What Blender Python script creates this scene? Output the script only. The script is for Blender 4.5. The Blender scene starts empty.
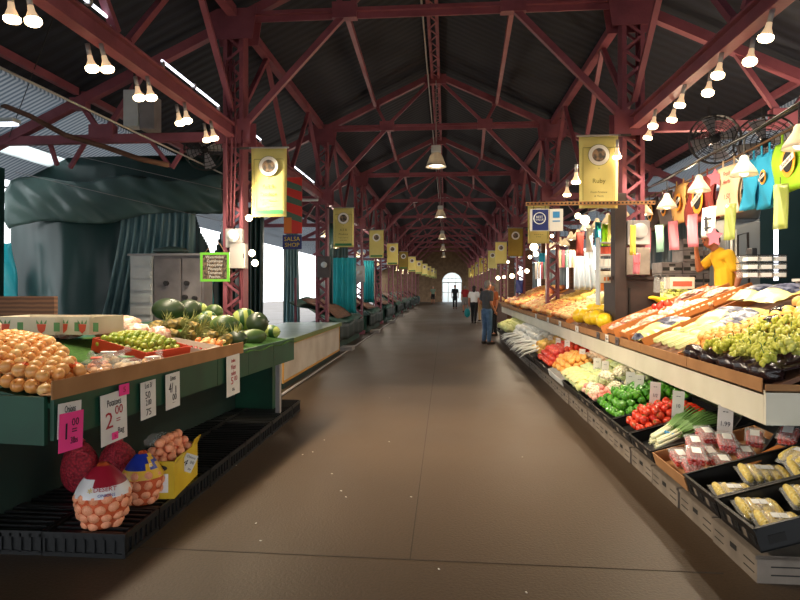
import bpy, math, random
from math import sin, cos, tan, pi, radians, sqrt, atan2
from mathutils import Vector, Matrix
random.seed(11)
S = bpy.context.scene
COL = S.collection
F = 577.0; HZ = 288.0; CAMH = 1.55; YAW = radians(4.56)

# ------------------------------------------------------------ camera
cam = bpy.data.cameras.new('camera'); cam.sensor_width = 36.0; cam.lens = F*36/800.0
cam.shift_y = -(300-HZ)/800.0
cam.clip_end = 300
co = bpy.data.objects.new('camera', cam); COL.objects.link(co)
co.location = (0, 0, CAMH); co.rotation_euler = (pi/2, 0, YAW)
S.camera = co
S.view_settings.view_transform = 'Standard'; S.view_settings.look = 'None'
S.view_settings.gamma = 1; S.view_settings.use_curve_mapping = False
S.view_settings.exposure = 0.35

def at(u, v, X=None, Y=None, Z=None):
    a = (u-400)/F; b = (HZ-v)/F
    d = Vector((-sin(YAW)+a*cos(YAW), cos(YAW)+a*sin(YAW), b))
    if Y is not None: t = Y/d.y
    elif X is not None: t = X/d.x
    else: t = (Z-CAMH)/d.z
    return Vector((0, 0, CAMH)) + d*t

# ------------------------------------------------------------ materials
def lin(c):
    o = []
    for x in c[:3]:
        x = x/255.0
        o.append(x/12.92 if x <= .04045 else ((x+.055)/1.055)**2.4)
    return (*o, 1.0)
def mat(name, c, rough=.6, metal=0.0, c2=None, scale=6.0, bump=0.0, bscale=None, emit=0, trans=0.0, rand=None,
        spec=.5, alpha=1.0, pattern='noise', dirv=None, sharp=False, coat=0.0, detail=4.0, glass=False, stretch=None, bdist=.02):
    m = bpy.data.materials.new(name); m.use_nodes = True
    nt = m.node_tree; N = nt.nodes; L = nt.links
    b = N['Principled BSDF']; out = N['Material Output']
    b.inputs['Base Color'].default_value = lin(c)
    b.inputs['Roughness'].default_value = rough; b.inputs['Metallic'].default_value = metal
    b.inputs['Specular IOR Level'].default_value = spec
    b.inputs['Alpha'].default_value = alpha
    b.inputs['Coat Weight'].default_value = coat
    if glass: b.inputs['Transmission Weight'].default_value = .9
    col = None
    tc = N.new('ShaderNodeTexCoord'); mp = N.new('ShaderNodeMapping')
    L.new(tc.outputs['Object'], mp.inputs['Vector'])
    if stretch: mp.inputs['Scale'].default_value = stretch
    def tex(sc):
        if pattern == 'wave':
            t = N.new('ShaderNodeTexWave'); t.inputs['Scale'].default_value = sc; t.bands_direction = dirv or 'X'
            t.inputs['Distortion'].default_value = 1.5 if sharp else .3
            t.inputs['Detail'].default_value = 2
            L.new(mp.outputs[0], t.inputs['Vector']); return t.outputs['Fac']
        if pattern == 'voronoi':
            t = N.new('ShaderNodeTexVoronoi'); t.inputs['Scale'].default_value = sc
            L.new(mp.outputs[0], t.inputs['Vector']); return t.outputs['Distance']
        t = N.new('ShaderNodeTexNoise'); t.inputs['Scale'].default_value = sc; t.inputs['Detail'].default_value = detail
        L.new(mp.outputs[0], t.inputs['Vector']); return t.outputs['Fac']
    if c2:
        mx = N.new('ShaderNodeMix'); mx.data_type = 'RGBA'
        rp = N.new('ShaderNodeValToRGB')
        rp.color_ramp.elements[0].position = .42 if sharp else .3
        rp.color_ramp.elements[1].position = .58 if sharp else .7
        L.new(tex(scale), rp.inputs[0]); L.new(rp.outputs[0], mx.inputs[0])
        mx.inputs[6].default_value = lin(c); mx.inputs[7].default_value = lin(c2)
        col = mx.outputs[2]
    if rand:
        oi = N.new('ShaderNodeObjectInfo'); mr = N.new('ShaderNodeMix'); mr.data_type = 'RGBA'
        L.new(oi.outputs['Random'], mr.inputs[0])
        if col: L.new(col, mr.inputs[6])
        else: mr.inputs[6].default_value = lin(c)
        mr.inputs[7].default_value = lin(rand); col = mr.outputs[2]
    if col: L.new(col, b.inputs['Base Color'])
    if bump:
        bp = N.new('ShaderNodeBump'); bp.inputs['Strength'].default_value = bump; bp.inputs['Distance'].default_value = bdist
        L.new(tex(bscale or scale), bp.inputs['Height']); L.new(bp.outputs[0], b.inputs['Normal'])
    if emit:
        b.inputs['Emission Strength'].default_value = emit; b.inputs['Emission Color'].default_value = lin(c)
    if trans:
        tr = N.new('ShaderNodeBsdfTranslucent'); ms = N.new('ShaderNodeMixShader'); ms.inputs[0].default_value = trans
        if col: L.new(col, tr.inputs[0])
        else: tr.inputs[0].default_value = lin(c)
        L.new(b.outputs[0], ms.inputs[1]); L.new(tr.outputs[0], ms.inputs[2]); L.new(ms.outputs[0], out.inputs[0])
    return m

M = {}
def dm(k, *a, **kw): M[k] = mat(k, *a, **kw)
dm('red_steel', (152,84,95), .5, 0, c2=(124,65,76), scale=3, bump=.15, bscale=30)
dm('roof_dark', (32,36,50), .8, 0, c2=(23,27,39), pattern='wave', dirv='Y', scale=1.6, sharp=True, bump=.35)
dm('roof_light', (190,192,194), .5, 0, trans=.6, c2=(118,128,138), pattern='wave', dirv='Y', scale=4, bump=.5)
dm('sky_panel', (235,240,240), .4, 0, trans=.85)
dm('wall_brick', (150,122,92), .9, 0, c2=(118,92,68), scale=3, bump=.3)
dm('wall_dark', (70,55,45), .9, 0, c2=(50,40,34), scale=2)
dm('tarp', (22,50,48), .3, 0, c2=(34,66,62), scale=1.2, trans=.12, bump=.55, bscale=1.8, bdist=.14, detail=1.5, stretch=(1,1,.35))
dm('tarp_light', (100,126,120), .35, 0, c2=(78,104,100), scale=1.5, trans=.25, bump=.6, bscale=2.2, bdist=.12, detail=1.5)
dm('tarp_cyan', (60,185,195), .4, 0, c2=(90,205,210), scale=1.5, trans=.75)
dm('tarp_folds', (60,110,118), .35, 0, c2=(150,180,184), scale=3.0, stretch=(6,6,.3), trans=.3)
dm('green_paint', (22,76,54), .5, 0, c2=(16,58,42), scale=3, bump=.1)
dm('green_dark', (14,42,36), .6, 0, c2=(10,32,28), scale=3)
dm('green_cloth', (20,66,56), .6, 0, c2=(30,84,70), scale=3, bump=.3)
dm('turf', (74,120,42), .95, 0, c2=(50,92,30), scale=40, bump=.8, bscale=150)
dm('cardboard', (168,122,78), .85, 0, c2=(150,106,66), scale=5)
dm('cardboard_orange', (205,130,64), .85, 0, c2=(182,110,52), scale=5)
dm('wood', (120,80,56), .7, 0, c2=(86,56,40), scale=4, stretch=(1,1,8))
dm('plank_wood', (112,76,54), .7, 0, c2=(84,54,38), pattern='wave', dirv='Z', scale=8, sharp=True)
dm('white_metal', (205,208,208), .4, 0, c2=(178,182,182), scale=3)
dm('grey_board', (138,132,132), .6, 0, c2=(112,106,108), scale=4)
dm('white_board', (214,204,190), .6, 0, c2=(190,176,160), scale=2)
dm('fascia', (222,216,196), .5, 0, c2=(204,197,176), scale=2)
dm('pale_green', (188,196,158), .6, 0, c2=(168,178,140), scale=2)
dm('cream_top', (200,214,204), .35, 0, c2=(168,190,176), scale=2)
dm('olive_edge', (116,128,60), .6)
dm('orange_trim', (206,150,70), .6)
dm('black_plastic', (13,14,16), .45, 0, c2=(20,21,23), scale=8)
dm('black_bag', (24,18,20), .18, 0, c2=(50,30,30), scale=9, bump=.9, bscale=14)
dm('grey_plastic', (128,116,104), .55, 0, c2=(104,94,84), scale=8)
dm('dark_slot', (20,18,16), .8)
dm('steel', (160,165,168), .35, .7)
dm('dark_steel', (60,58,58), .5, .5)
dm('galv', (165,160,158), .5, .4)
dm('paper', (226,222,214), .8, 0, c2=(208,204,198), scale=6)
dm('paper_pink', (240,60,140), .8)
dm('ink', (24,22,26), .8)
dm('ink_red', (170,40,48), .8)
dm('ink_olive', (122,116,52), .8)
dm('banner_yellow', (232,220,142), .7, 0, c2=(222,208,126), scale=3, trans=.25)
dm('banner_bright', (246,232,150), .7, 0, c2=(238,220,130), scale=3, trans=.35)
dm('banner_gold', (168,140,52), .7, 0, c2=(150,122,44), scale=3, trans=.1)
dm('banner_green', (58,130,78), .7)
dm('medal_white', (232,226,216), .7)
dm('medal_dark', (70,66,60), .7, 0, c2=(150,120,90), scale=14, sharp=True)
dm('bulb', (255,226,180), .5, emit=8)
dm('bulb_glass', (235,200,160), .4, emit=.5)
dm('floor_joint', (60,52,44), .9)
dm('bulb_soft', (255,232,200), .5, emit=9)
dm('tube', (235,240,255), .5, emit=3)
dm('shade_white', (245,240,228), .4, 0, trans=.5)
dm('shade_metal', (214,208,196), .35, .2, trans=.2)
dm('skin', (186,120,88), .55); dm('skin_tan', (164,98,66), .55)
dm('hair_grey', (140,136,132), .8, 0, c2=(100,96,94), scale=40, bump=.5)
dm('hair_dark', (30,22,20), .8, 0, c2=(46,34,30), scale=40, bump=.5)
dm('shirt_yellow', (222,176,26), .85, 0, c2=(206,158,18), scale=6, bump=.2)
dm('shirt_grey', (66,66,68), .85, 0, c2=(56,56,60), scale=6)
dm('shirt_red', (150,30,34), .85); dm('shirt_white', (226,226,226), .85)
dm('shirt_black', (22,22,26), .85); dm('shirt_green', (110,130,112), .85)
dm('shirt_orange', (170,90,50), .85)
dm('jeans', (58,88,122), .85, 0, c2=(84,112,144), scale=9)
dm('trousers_dark', (26,26,30), .85); dm('khaki', (196,160,112), .85); dm('shoe', (50,40,36), .6)
dm('shorts_grey', (130,125,120), .85)
dm('meter_glass', (200,204,204), .15)
dm('blackboard', (120,98,78), .8, 0, c2=(60,50,44), scale=30, sharp=True)
dm('lime_frame', (112,196,52), .5)
# produce
dm('onion', (218,140,66), .34, 0, rand=(238,192,124), coat=.2)
dm('onion_net', (222,124,84), .5, 0, c2=(240,176,136), scale=10)
dm('red_onion_net', (190,40,58), .6, 0, c2=(140,26,42), pattern='voronoi', scale=60, bump=.6)
dm('net_orange', (222,92,40), .6, alpha=.6)
dm('lime', (128,150,40), .4, 0, rand=(176,176,60))
dm('peach', (232,150,70), .5, 0, c2=(214,84,50), scale=8, rand=(244,220,150))
dm('apple_red', (186,42,34), .35, 0, c2=(220,120,60), scale=10, rand=(238,196,110))
dm('apricot', (226,150,60), .45, 0, rand=(238,180,96))
dm('mango', (226,176,70), .4, 0, c2=(214,140,60), scale=6, rand=(236,200,100))
dm('orange', (234,160,70), .5, 0, bump=.2, bscale=80, rand=(240,184,100))
dm('grape', (206,206,76), .22, 0, rand=(220,220,112), trans=.15)
dm('red_grape', (150,40,44), .25, 0, rand=(180,60,50))
dm('tomato', (200,36,26), .22, 0, rand=(226,84,50), coat=.3)
dm('pepper', (48,116,26), .25, 0, rand=(92,160,44), coat=.3)
dm('stem_green', (70,110,40), .6)
dm('squash', (240,188,16), .35, 0, c2=(244,206,50), scale=5)
dm('melon_pale', (240,232,170), .5, 0, c2=(224,210,120), scale=8)
dm('melon_dark', (34,48,30), .4, 0, c2=(52,66,40), scale=3)
dm('melon_stripe', (158,168,88), .4, 0, c2=(44,84,40), pattern='wave', dirv='X', scale=3.2, sharp=True)
dm('melon_mid', (98,116,58), .4, 0, c2=(58,80,40), scale=5, sharp=True)
dm('pineapple', (150,122,50), .7, 0, c2=(96,84,40), pattern='voronoi', scale=24, bump=1)
dm('leaf_dry', (150,150,80), .7, 0, c2=(104,112,60), scale=8)
dm('leaf', (88,132,52), .6, 0, c2=(60,104,40), scale=8)
dm('leaf_dark', (50,92,44), .55, 0, c2=(74,120,60), scale=6)
dm('leaf_pale', (196,206,120), .6, 0, c2=(226,226,170), scale=10, bump=.6)
dm('leek_white', (232,232,196), .5); dm('leek_green', (80,126,58), .5, 0, c2=(120,158,84), scale=8, stretch=(1,6,1))
dm('cauli', (240,234,208), .8, 0, c2=(222,214,180), pattern='voronoi', scale=40, bump=1)
dm('lettuce', (168,186,120), .6, 0, c2=(206,216,170), scale=9, bump=1)
dm('radish', (214,120,110), .5, 0, rand=(236,190,170))
dm('radish_white', (240,240,232), .5)
dm('potato', (216,180,130), .6, 0, rand=(230,200,160))
dm('mushroom', (240,222,196), .6, 0, rand=(230,196,160))
dm('corn', (238,206,96), .4, 0, c2=(244,222,140), pattern='voronoi', scale=90, bump=.5)
dm('wrap', (245,245,240), .12, 0, alpha=.28)
dm('clear', (245,250,250), .08, 0, alpha=.14)
dm('bag_white', (214,206,170), .25, 0, c2=(206,196,92), scale=4)
dm('bag_navy', (24,30,56), .3, 0, c2=(96,100,120), scale=30, sharp=True)
dm('bag_print', (214,200,180), .3, 0, c2=(190,130,106), scale=22, sharp=True)
dm('label_white', (240,240,236), .5)
dm('berry', (196,24,30), .3, 0, c2=(220,60,50), scale=40)
dm('bean', (150,160,60), .5, 0, rand=(186,186,96))
dm('box_print', (222,214,196), .7, 0, c2=(198,188,168), scale=3)
dm('print_red', (206,84,60), .7); dm('print_green', (92,140,90), .7)
dm('tray_red', (204,66,36), .6)
dm('box_grey', (98,90,90), .8, 0, c2=(78,70,72), scale=8)
dm('brown_dark', (52,36,30), .6, 0, c2=(40,28,24), scale=5)
dm('tote_green', (150,200,30), .8, 0, trans=.15); dm('tote_blue', (30,150,190), .8, 0, trans=.15)
dm('tote_brown', (60,40,36), .8); dm('tote_grey', (110,100,96), .8); dm('tote_tan', (206,160,90), .8)
dm('tote_maroon', (128,40,32), .8); dm('tote_cream', (232,206,168), .8, 0, trans=.2)
dm('bag_pink', (206,120,132), .3, 0, alpha=.75, trans=.2); dm('bag_mint', (150,190,168), .3, 0, alpha=.7, trans=.2)
dm('bag_lime', (176,186,96), .3, 0, alpha=.75, trans=.2); dm('bag_yellow', (226,206,80), .3, 0, trans=.3)
dm('star_pink', (238,120,140), .7); dm('logo_orange', (240,160,40), .6)
dm('navy', (30,44,108), .6); dm('sky_blue', (60,140,196), .6)
dm('sign_red', (200,50,44), .6); dm('sign_green', (76,110,96), .6); dm('sign_orange', (214,120,50), .6)
dm('cloth_bright', (226,236,244), .8, 0, trans=.5)
dm('rope', (130,100,76), .8)
dm('teal', (24,120,110), .6)
dm('corrug_teal', (34,62,66), .5, .2, c2=(22,44,48), pattern='wave', dirv='Y', scale=5)
dm('glass_door', (150,170,176), .2, 0)

# floor
fm = bpy.data.materials.new('floor_concrete'); fm.use_nodes = True
nt = fm.node_tree; N = nt.nodes; L = nt.links; b = N['Principled BSDF']
tc = N.new('ShaderNodeTexCoord')
n1 = N.new('ShaderNodeTexNoise'); n1.inputs['Scale'].default_value = .7; n1.inputs['Detail'].default_value = 6
n2 = N.new('ShaderNodeTexNoise'); n2.inputs['Scale'].default_value = 60; n2.inputs['Detail'].default_value = 4
L.new(tc.outputs['Object'], n1.inputs['Vector']); L.new(tc.outputs['Object'], n2.inputs['Vector'])
mx = N.new('ShaderNodeMix'); mx.data_type = 'RGBA'; mx.inputs[6].default_value = lin((64,49,34)); mx.inputs[7].default_value = lin((84,65,46))
L.new(n1.outputs['Fac'], mx.inputs[0])
mx2 = N.new('ShaderNodeMix'); mx2.data_type = 'RGBA'; mx2.blend_type = 'MULTIPLY'; mx2.inputs[0].default_value = .55
rp = N.new('ShaderNodeValToRGB'); rp.color_ramp.elements[0].position = .3; rp.color_ramp.elements[0].color = (.45, .45, .45, 1); rp.color_ramp.elements[1].position = .65
L.new(n2.outputs['Fac'], rp.inputs[0]); L.new(mx.outputs[2], mx2.inputs[6]); L.new(rp.outputs[0], mx2.inputs[7])
L.new(mx2.outputs[2], b.inputs['Base Color'])
rr = N.new('ShaderNodeMapRange'); rr.inputs[3].default_value = .38; rr.inputs[4].default_value = .62
L.new(n1.outputs['Fac'], rr.inputs[0]); L.new(rr.outputs[0], b.inputs['Roughness'])
bp = N.new('ShaderNodeBump'); bp.inputs['Strength'].default_value = .25; bp.inputs['Distance'].default_value = .01
L.new(n2.outputs['Fac'], bp.inputs['Height']); L.new(bp.outputs[0], b.inputs['Normal'])
M['floor'] = fm

# ------------------------------------------------------------ mesh builder
class MB:
    def __init__(s): s.v = []; s.f = []; s.m = []
    def add(s, vs, fs, m=0):
        o = len(s.v); s.v += [tuple(x) for x in vs]
        s.f += [tuple(i+o for i in f) for f in fs]; s.m += [m]*len(fs); return s
    def box(s, cx, cy, cz, sx, sy, sz, m=0, R=None):
        vs = []
        for dz in (-.5, .5):
            for dx, dy in ((-.5,-.5), (.5,-.5), (.5,.5), (-.5,.5)):
                p = Vector((dx*sx, dy*sy, dz*sz))
                if R: p = R @ p
                vs.append((cx+p.x, cy+p.y, cz+p.z))
        return s.add(vs, [(0,3,2,1), (4,5,6,7), (0,1,5,4), (1,2,6,5), (2,3,7,6), (3,0,4,7)], m)
    def bar(s, p, q, w, h, m=0):
        p = Vector(p); q = Vector(q); d = (q-p); L_ = d.length; d.normalize()
        up = Vector((0, 0, 1)) if abs(d.z) < .95 else Vector((0, 1, 0))
        r = d.cross(up).normalized(); u = r.cross(d)
        R = Matrix((r, d, u)).transposed(); c = (p+q)/2
        return s.box(c.x, c.y, c.z, w, L_, h, m, R)
    def cyl(s, p, q, r1, r2=None, n=10, m=0):
        return s.tube([p, q], [r1, r1 if r2 is None else r2], n, m)
    def tube(s, pts, r, n=8, m=0):
        pts = [Vector(p) for p in pts]
        if not isinstance(r, (list, tuple)): r = [r]*len(pts)
        vs = []; fs = []; ref = None
        for i, p in enumerate(pts):
            d = (pts[min(i+1, len(pts)-1)] - pts[max(i-1, 0)]).normalized()
            if ref is None: ref = Vector((0, 0, 1)) if abs(d.z) < .9 else Vector((1, 0, 0))
            a = d.cross(ref)
            if a.length < 1e-5: a = d.cross(Vector((0, 1, 0)))
            a.normalize(); bb = a.cross(d); ref = bb
            for k in range(n):
                t = 2*pi*k/n; vs.append(p + (a*cos(t)+bb*sin(t))*r[i])
        for i in range(len(pts)-1):
            for k in range(n):
                fs.append((i*n+k, i*n+(k+1)%n, (i+1)*n+(k+1)%n, (i+1)*n+k))
        fs.append(tuple(range(n-1, -1, -1))); fs.append(tuple((len(pts)-1)*n+k for k in range(n)))
        return s.add(vs, fs, m)
    def ball(s, c, rx, ry=None, rz=None, n=10, m=0, fn=None, R=None):
        ry = rx if ry is None else ry; rz = rx if rz is None else rz
        h = max(4, n*2//3); vs = []; fs = []
        for i in range(1, h):
            ph = pi*i/h
            for k in range(n):
                t = 2*pi*k/n; x, y, z = sin(ph)*cos(t), sin(ph)*sin(t), cos(ph)
                g = fn(x, y, z) if fn else 1
                p = Vector((x*rx*g, y*ry*g, z*rz*g)); p = R @ p if R else p; vs.append(p+Vector(c))
        def pole(z):
            g = fn(0, 0, z) if fn else 1
            p = Vector((0, 0, z*rz*g)); p = R @ p if R else p; return p+Vector(c)
        vs.append(pole(1)); vs.append(pole(-1)); T = len(vs)-2; B = len(vs)-1
        for i in range(h-2):
            for k in range(n):
                fs.append((i*n+k, (i+1)*n+k, (i+1)*n+(k+1)%n, i*n+(k+1)%n))
        for k in range(n):
            fs.append((T, k, (k+1)%n)); fs.append((B, (h-2)*n+(k+1)%n, (h-2)*n+k))
        return s.add(vs, fs, m)
    def lathe(s, prof, n=16, c=(0,0,0), m=0, close=True):
        vs = []; fs = []
        for r, z in prof:
            for k in range(n):
                t = 2*pi*k/n; vs.append((c[0]+r*cos(t), c[1]+r*sin(t), c[2]+z))
        for i in range(len(prof)-1):
            for k in range(n): fs.append((i*n+k, i*n+(k+1)%n, (i+1)*n+(k+1)%n, (i+1)*n+k))
        if close:
            fs.append(tuple(range(n-1, -1, -1))); fs.append(tuple((len(prof)-1)*n+k for k in range(n)))
        return s.add(vs, fs, m)
    def prism(s, poly, y0, y1, m=0):            # poly in xz, extruded along y
        n = len(poly); vs = [(x, y0, z) for x, z in poly]+[(x, y1, z) for x, z in poly]
        fs = [tuple(range(n)), tuple(range(2*n-1, n-1, -1))]+[(i, i+n, (i+1)%n+n, (i+1)%n) for i in range(n)]
        return s.add(vs, fs, m)
    def sheet(s, fn, nu, nv, m=0, skip=None):
        vs = [fn(i/nu, j/nv) for j in range(nv+1) for i in range(nu+1)]
        fs = [(j*(nu+1)+i, j*(nu+1)+i+1, (j+1)*(nu+1)+i+1, (j+1)*(nu+1)+i) for j in range(nv) for i in range(nu)
              if not (skip and skip((i+.5)/nu, (j+.5)/nv))]
        return s.add(vs, fs, m)
    def mesh(s, name, mats, smooth=False):
        me = bpy.data.meshes.new(name); me.from_pydata(s.v, [], s.f)
        if not isinstance(mats, (list, tuple)): mats = [mats]
        for k in mats: me.materials.append(M[k])
        me.polygons.foreach_set('material_index', s.m)
        if smooth: me.polygons.foreach_set('use_smooth', [True]*len(s.f))
        me.update(); return me
    def build(s, name, mats, parent=None, smooth=False, loc=(0,0,0), rot=(0,0,0), bevel=0, solid=0, label=None):
        o = bpy.data.objects.new(name, s.mesh(name, mats, smooth)); COL.objects.link(o)
        o.location = loc; o.rotation_euler = rot
        if parent: o.parent = parent
        if bevel:
            b = o.modifiers.new('bevel', 'BEVEL'); b.width = bevel; b.segments = 2
        if solid:
            b = o.modifiers.new('solid', 'SOLIDIFY'); b.thickness = solid
        if label: o['label'] = label
        return o

def tag(o, label, cat=None, group=None, kind=None):
    if label: o['label'] = label
    if cat: o['category'] = cat
    if group: o['group'] = group
    if kind: o['kind'] = kind
    return o
def thing(name, label, cat, loc=(0,0,0), rz=0, group=None, rot=None):
    o = bpy.data.objects.new(name, None); COL.objects.link(o); o.empty_display_size = .1
    o.location = loc; o.rotation_euler = rot or (0, 0, rz)
    return tag(o, label, cat, group)
def struct(o): o['kind'] = 'structure'; return o
def copy_tree(o, parent=None):
    c = o.copy(); COL.objects.link(c)
    if parent: c.parent = parent
    for ch in o.children: copy_tree(ch, c)
    return c
def dup(o, loc, rz=0, label=None, group=None, rot=None, scale=None):
    c = copy_tree(o); c.location = loc; c.rotation_euler = rot or (0, 0, rz)
    if label: c['label'] = label
    if group: c['group'] = group
    if scale: c.scale = scale if isinstance(scale, tuple) else (scale,)*3
    return c
def inst(me, name, loc, rot=(0,0,0), sc=1, label=None, cat=None, group=None):
    o = bpy.data.objects.new(name, me); COL.objects.link(o); o.location = loc; o.rotation_euler = rot
    o.scale = sc if isinstance(sc, tuple) else (sc, sc, sc)
    return tag(o, label, cat, group)
ORD = ['nearest','second nearest','third nearest','fourth nearest','fifth nearest','sixth nearest','seventh nearest','eighth nearest',
       'ninth nearest','tenth nearest','eleventh nearest','twelfth nearest','thirteenth nearest','fourteenth nearest','fifteenth nearest',
       'sixteenth nearest','seventeenth nearest','eighteenth nearest','nineteenth nearest','twentieth nearest','twenty-first nearest','twenty-second nearest',
       'twenty-third nearest','twenty-fourth nearest']
def rv(a, b): return random.uniform(a, b)
_tc = {}
def text_mesh(txt, size, mk, shear=0, ext=.0006):
    k = (txt, size, mk, shear)
    if k in _tc: return _tc[k]
    c = bpy.data.curves.new('lettering', 'FONT'); c.body = txt; c.size = size; c.extrude = ext; c.align_x = 'CENTER'; c.align_y = 'CENTER'
    c.shear = shear; c.space_line = .85; c.resolution_u = 2
    o = bpy.data.objects.new('t', c); COL.objects.link(o)
    bpy.context.view_layer.update()
    me = bpy.data.meshes.new_from_object(o.evaluated_get(bpy.context.evaluated_depsgraph_get()))
    bpy.data.objects.remove(o); bpy.data.curves.remove(c)
    me.name = 'lettering'; me.materials.clear(); me.materials.append(M[mk]); _tc[k] = me; return me
def lettering(parent, txt, size, x, z, y=-.003, mk='ink', sx=1, tilt=0, shear=0, name='lettering'):
    o = bpy.data.objects.new(name, text_mesh(txt, size, mk, shear)); COL.objects.link(o); o.parent = parent
    o.location = (x, y, z); o.rotation_euler = (pi/2, tilt, 0); o.scale = (sx, 1, 1); return o
def card(name, label, w, h, texts, loc, rz=0, pm='paper', tilt=0, lean=0, group=None, cat='sign', stake=False):
    t = thing(name, label, cat, loc, rot=(lean, tilt, rz), group=group)
    cd_ = MB().box(0, 0, 0, w, .003, h).build('card', pm, t)
    for a in texts: lettering(cd_, *a[:4], mk=(a[4] if len(a) > 4 else 'ink'), sx=(a[5] if len(a) > 5 else 1))
    if stake: MB().box(0, .004, -h*.5-.03, .008, .004, .12).build('stake', 'dark_steel', t)
    return t
# ============================================================ SHELL
CX = -.245; HW = 2.7; Y0 = 7.9; DY = 5.7; NT = 10; YE = 64.0; YB = -4.0
RZ = 6.57; SL = .47
struct(MB().box(0, 28, -.1, 40, 76, .2).build('floor', 'floor'))
# floor joint lines
g = MB()
p1 = at(410, 560, Z=0); p2 = at(447, 320, Z=0)
g.bar((p1.x, p1.y, .0015), (p2.x-.3, p2.y, .0015), .006, .002)
p1 = at(200, 558, Z=0); p2 = at(620, 558, Z=0)
g.bar((-1.9, p1.y+.1, .0015), (1.5, p1.y+.05, .0015), .006, .002)
struct(g.build('trim_1', 'floor_joint'))
def roofz(dx): return RZ+.22-SL*abs(dx)
for s in (-1, 1):
    g = MB(); a, b_ = 0, 5.3
    g.add([(CX, YB, roofz(0)), (CX+s*b_, YB, roofz(b_)), (CX+s*b_, YE, roofz(b_)), (CX, YE, roofz(0)),
           (CX, YB, roofz(0)+.08), (CX+s*b_, YB, roofz(b_)+.08), (CX+s*b_, YE, roofz(b_)+.08), (CX, YE, roofz(0)+.08)],
          [(0,1,2,3), (7,6,5,4), (0,4,5,1), (1,5,6,2), (2,6,7,3), (3,7,4,0)])
    struct(g.build('ceiling', 'roof_dark'))
    def slab(a, b_, y0, y1, mt, nm='ceiling'):
        g = MB(); dz = -.05
        g.add([(CX+s*a, y0, roofz(a)+dz), (CX+s*b_, y0, roofz(b_)+dz), (CX+s*b_, y1, roofz(b_)+dz), (CX+s*a, y1, roofz(a)+dz),
               (CX+s*a, y0, roofz(a)), (CX+s*b_, y0, roofz(b_)), (CX+s*b_, y1, roofz(b_)), (CX+s*a, y1, roofz(a))],
              [(0,1,2,3), (7,6,5,4), (0,4,5,1), (1,5,6,2), (2,6,7,3), (3,7,4,0)])
        struct(g.build(nm, mt))
    if s < 0:
        slab(5.3, 6.3, YB, YE, 'roof_light'); slab(6.3, 6.6, YB, 8.2, 'roof_light'); slab(6.3, 6.6, 12.0, YE, 'roof_light')
        slab(6.3, 6.6, 8.2, 12.0, 'sky_panel', 'window_1'); slab(6.6, 7.15, YB, YE, 'roof_light')
    else:
        slab(5.3, 6.1, YB, YE, 'roof_light'); slab(6.1, 6.3, YB, 8.5, 'roof_light'); slab(6.1, 6.3, 16, YE, 'roof_light')
        slab(6.1, 6.3, 8.5, 16, 'sky_panel', 'window_2'); slab(6.3, 6.95, YB, YE, 'roof_light')

# end wall with arched doorway
ax = at(452, 288, Y=YE).x; aw = 1.1; aspr = 2.15
g = MB(); wl, wr, wt = CX-7.8, CX+7.8, 7.0
g.box((wl+ax-aw)/2, YE+.15, wt/2, ax-aw-wl, .3, wt); g.box((wr+ax+aw)/2, YE+.15, wt/2, wr-ax-aw, .3, wt)
n = 14; arc = [(ax+aw*cos(pi*k/n), aspr+aw*sin(pi*k/n)) for k in range(n+1)]
g.prism(arc+[(ax-aw, wt), (ax+aw, wt)], YE, YE+.3)
struct(g.build('wall_back', 'wall_brick'))
g = MB()
g.box(ax, YE+.1, aspr, 2*aw, .08, .1)
for dx in (-aw+.04, -.42, .42, aw-.04): g.box(ax+dx, YE+.1, aspr/2, .07, .08, aspr)
for dx in (-.42, 0, .42): g.box(ax+dx, YE+.1, aspr+.45, .05, .08, .9)
g.box(ax, YE+.1, aspr+.45, 1.9, .08, .05); g.box(ax, YE+.1, 1.05, 2*aw, .08, .06)
struct(g.build('door_1', 'white_board'))
g = MB()
g.box(ax, YE+.14, (aspr)/2, 2*aw-.04, .01, aspr); g.prism(arc, YE+.135, YE+.145)
struct(g.build('window_3', 'sky_panel'))

g = MB(); g.box(CX, YB-.15, 4.7, 15.6, .3, 4.6); struct(g.build('wall_front', 'wall_brick'))
# side walls of tarpaulin on the outer line, with open bays between
def wall_panels(nm, x, spans, zt, mt):
    g = MB()
    for y0, y1 in spans:
        nn = max(2, int((y1-y0)/.12))
        for sd in (0, .03):
            g.sheet(lambda i, j: (x+sd+.05*sin((y0+(y1-y0)*i)*5.3)*(.3+.7*j)+.02*sin(i*nn*1.3), y0+(y1-y0)*i, zt*j), nn, 3)
    return struct(g.build(nm, mt, smooth=True))
wall_panels('wall_left', -6.95, [(0.0, 8.5), (17.6, 20.6), (24.2, 26.4), (31, 34), (39, 43), (48, 52), (57, 60)], 3.42, 'tarp')
wall_panels('wall_right', 6.5, [(0.0, 25.5), (28.5, 30), (32, 38), (42, 48), (52, 58)], 3.4, 'tarp')

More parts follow.
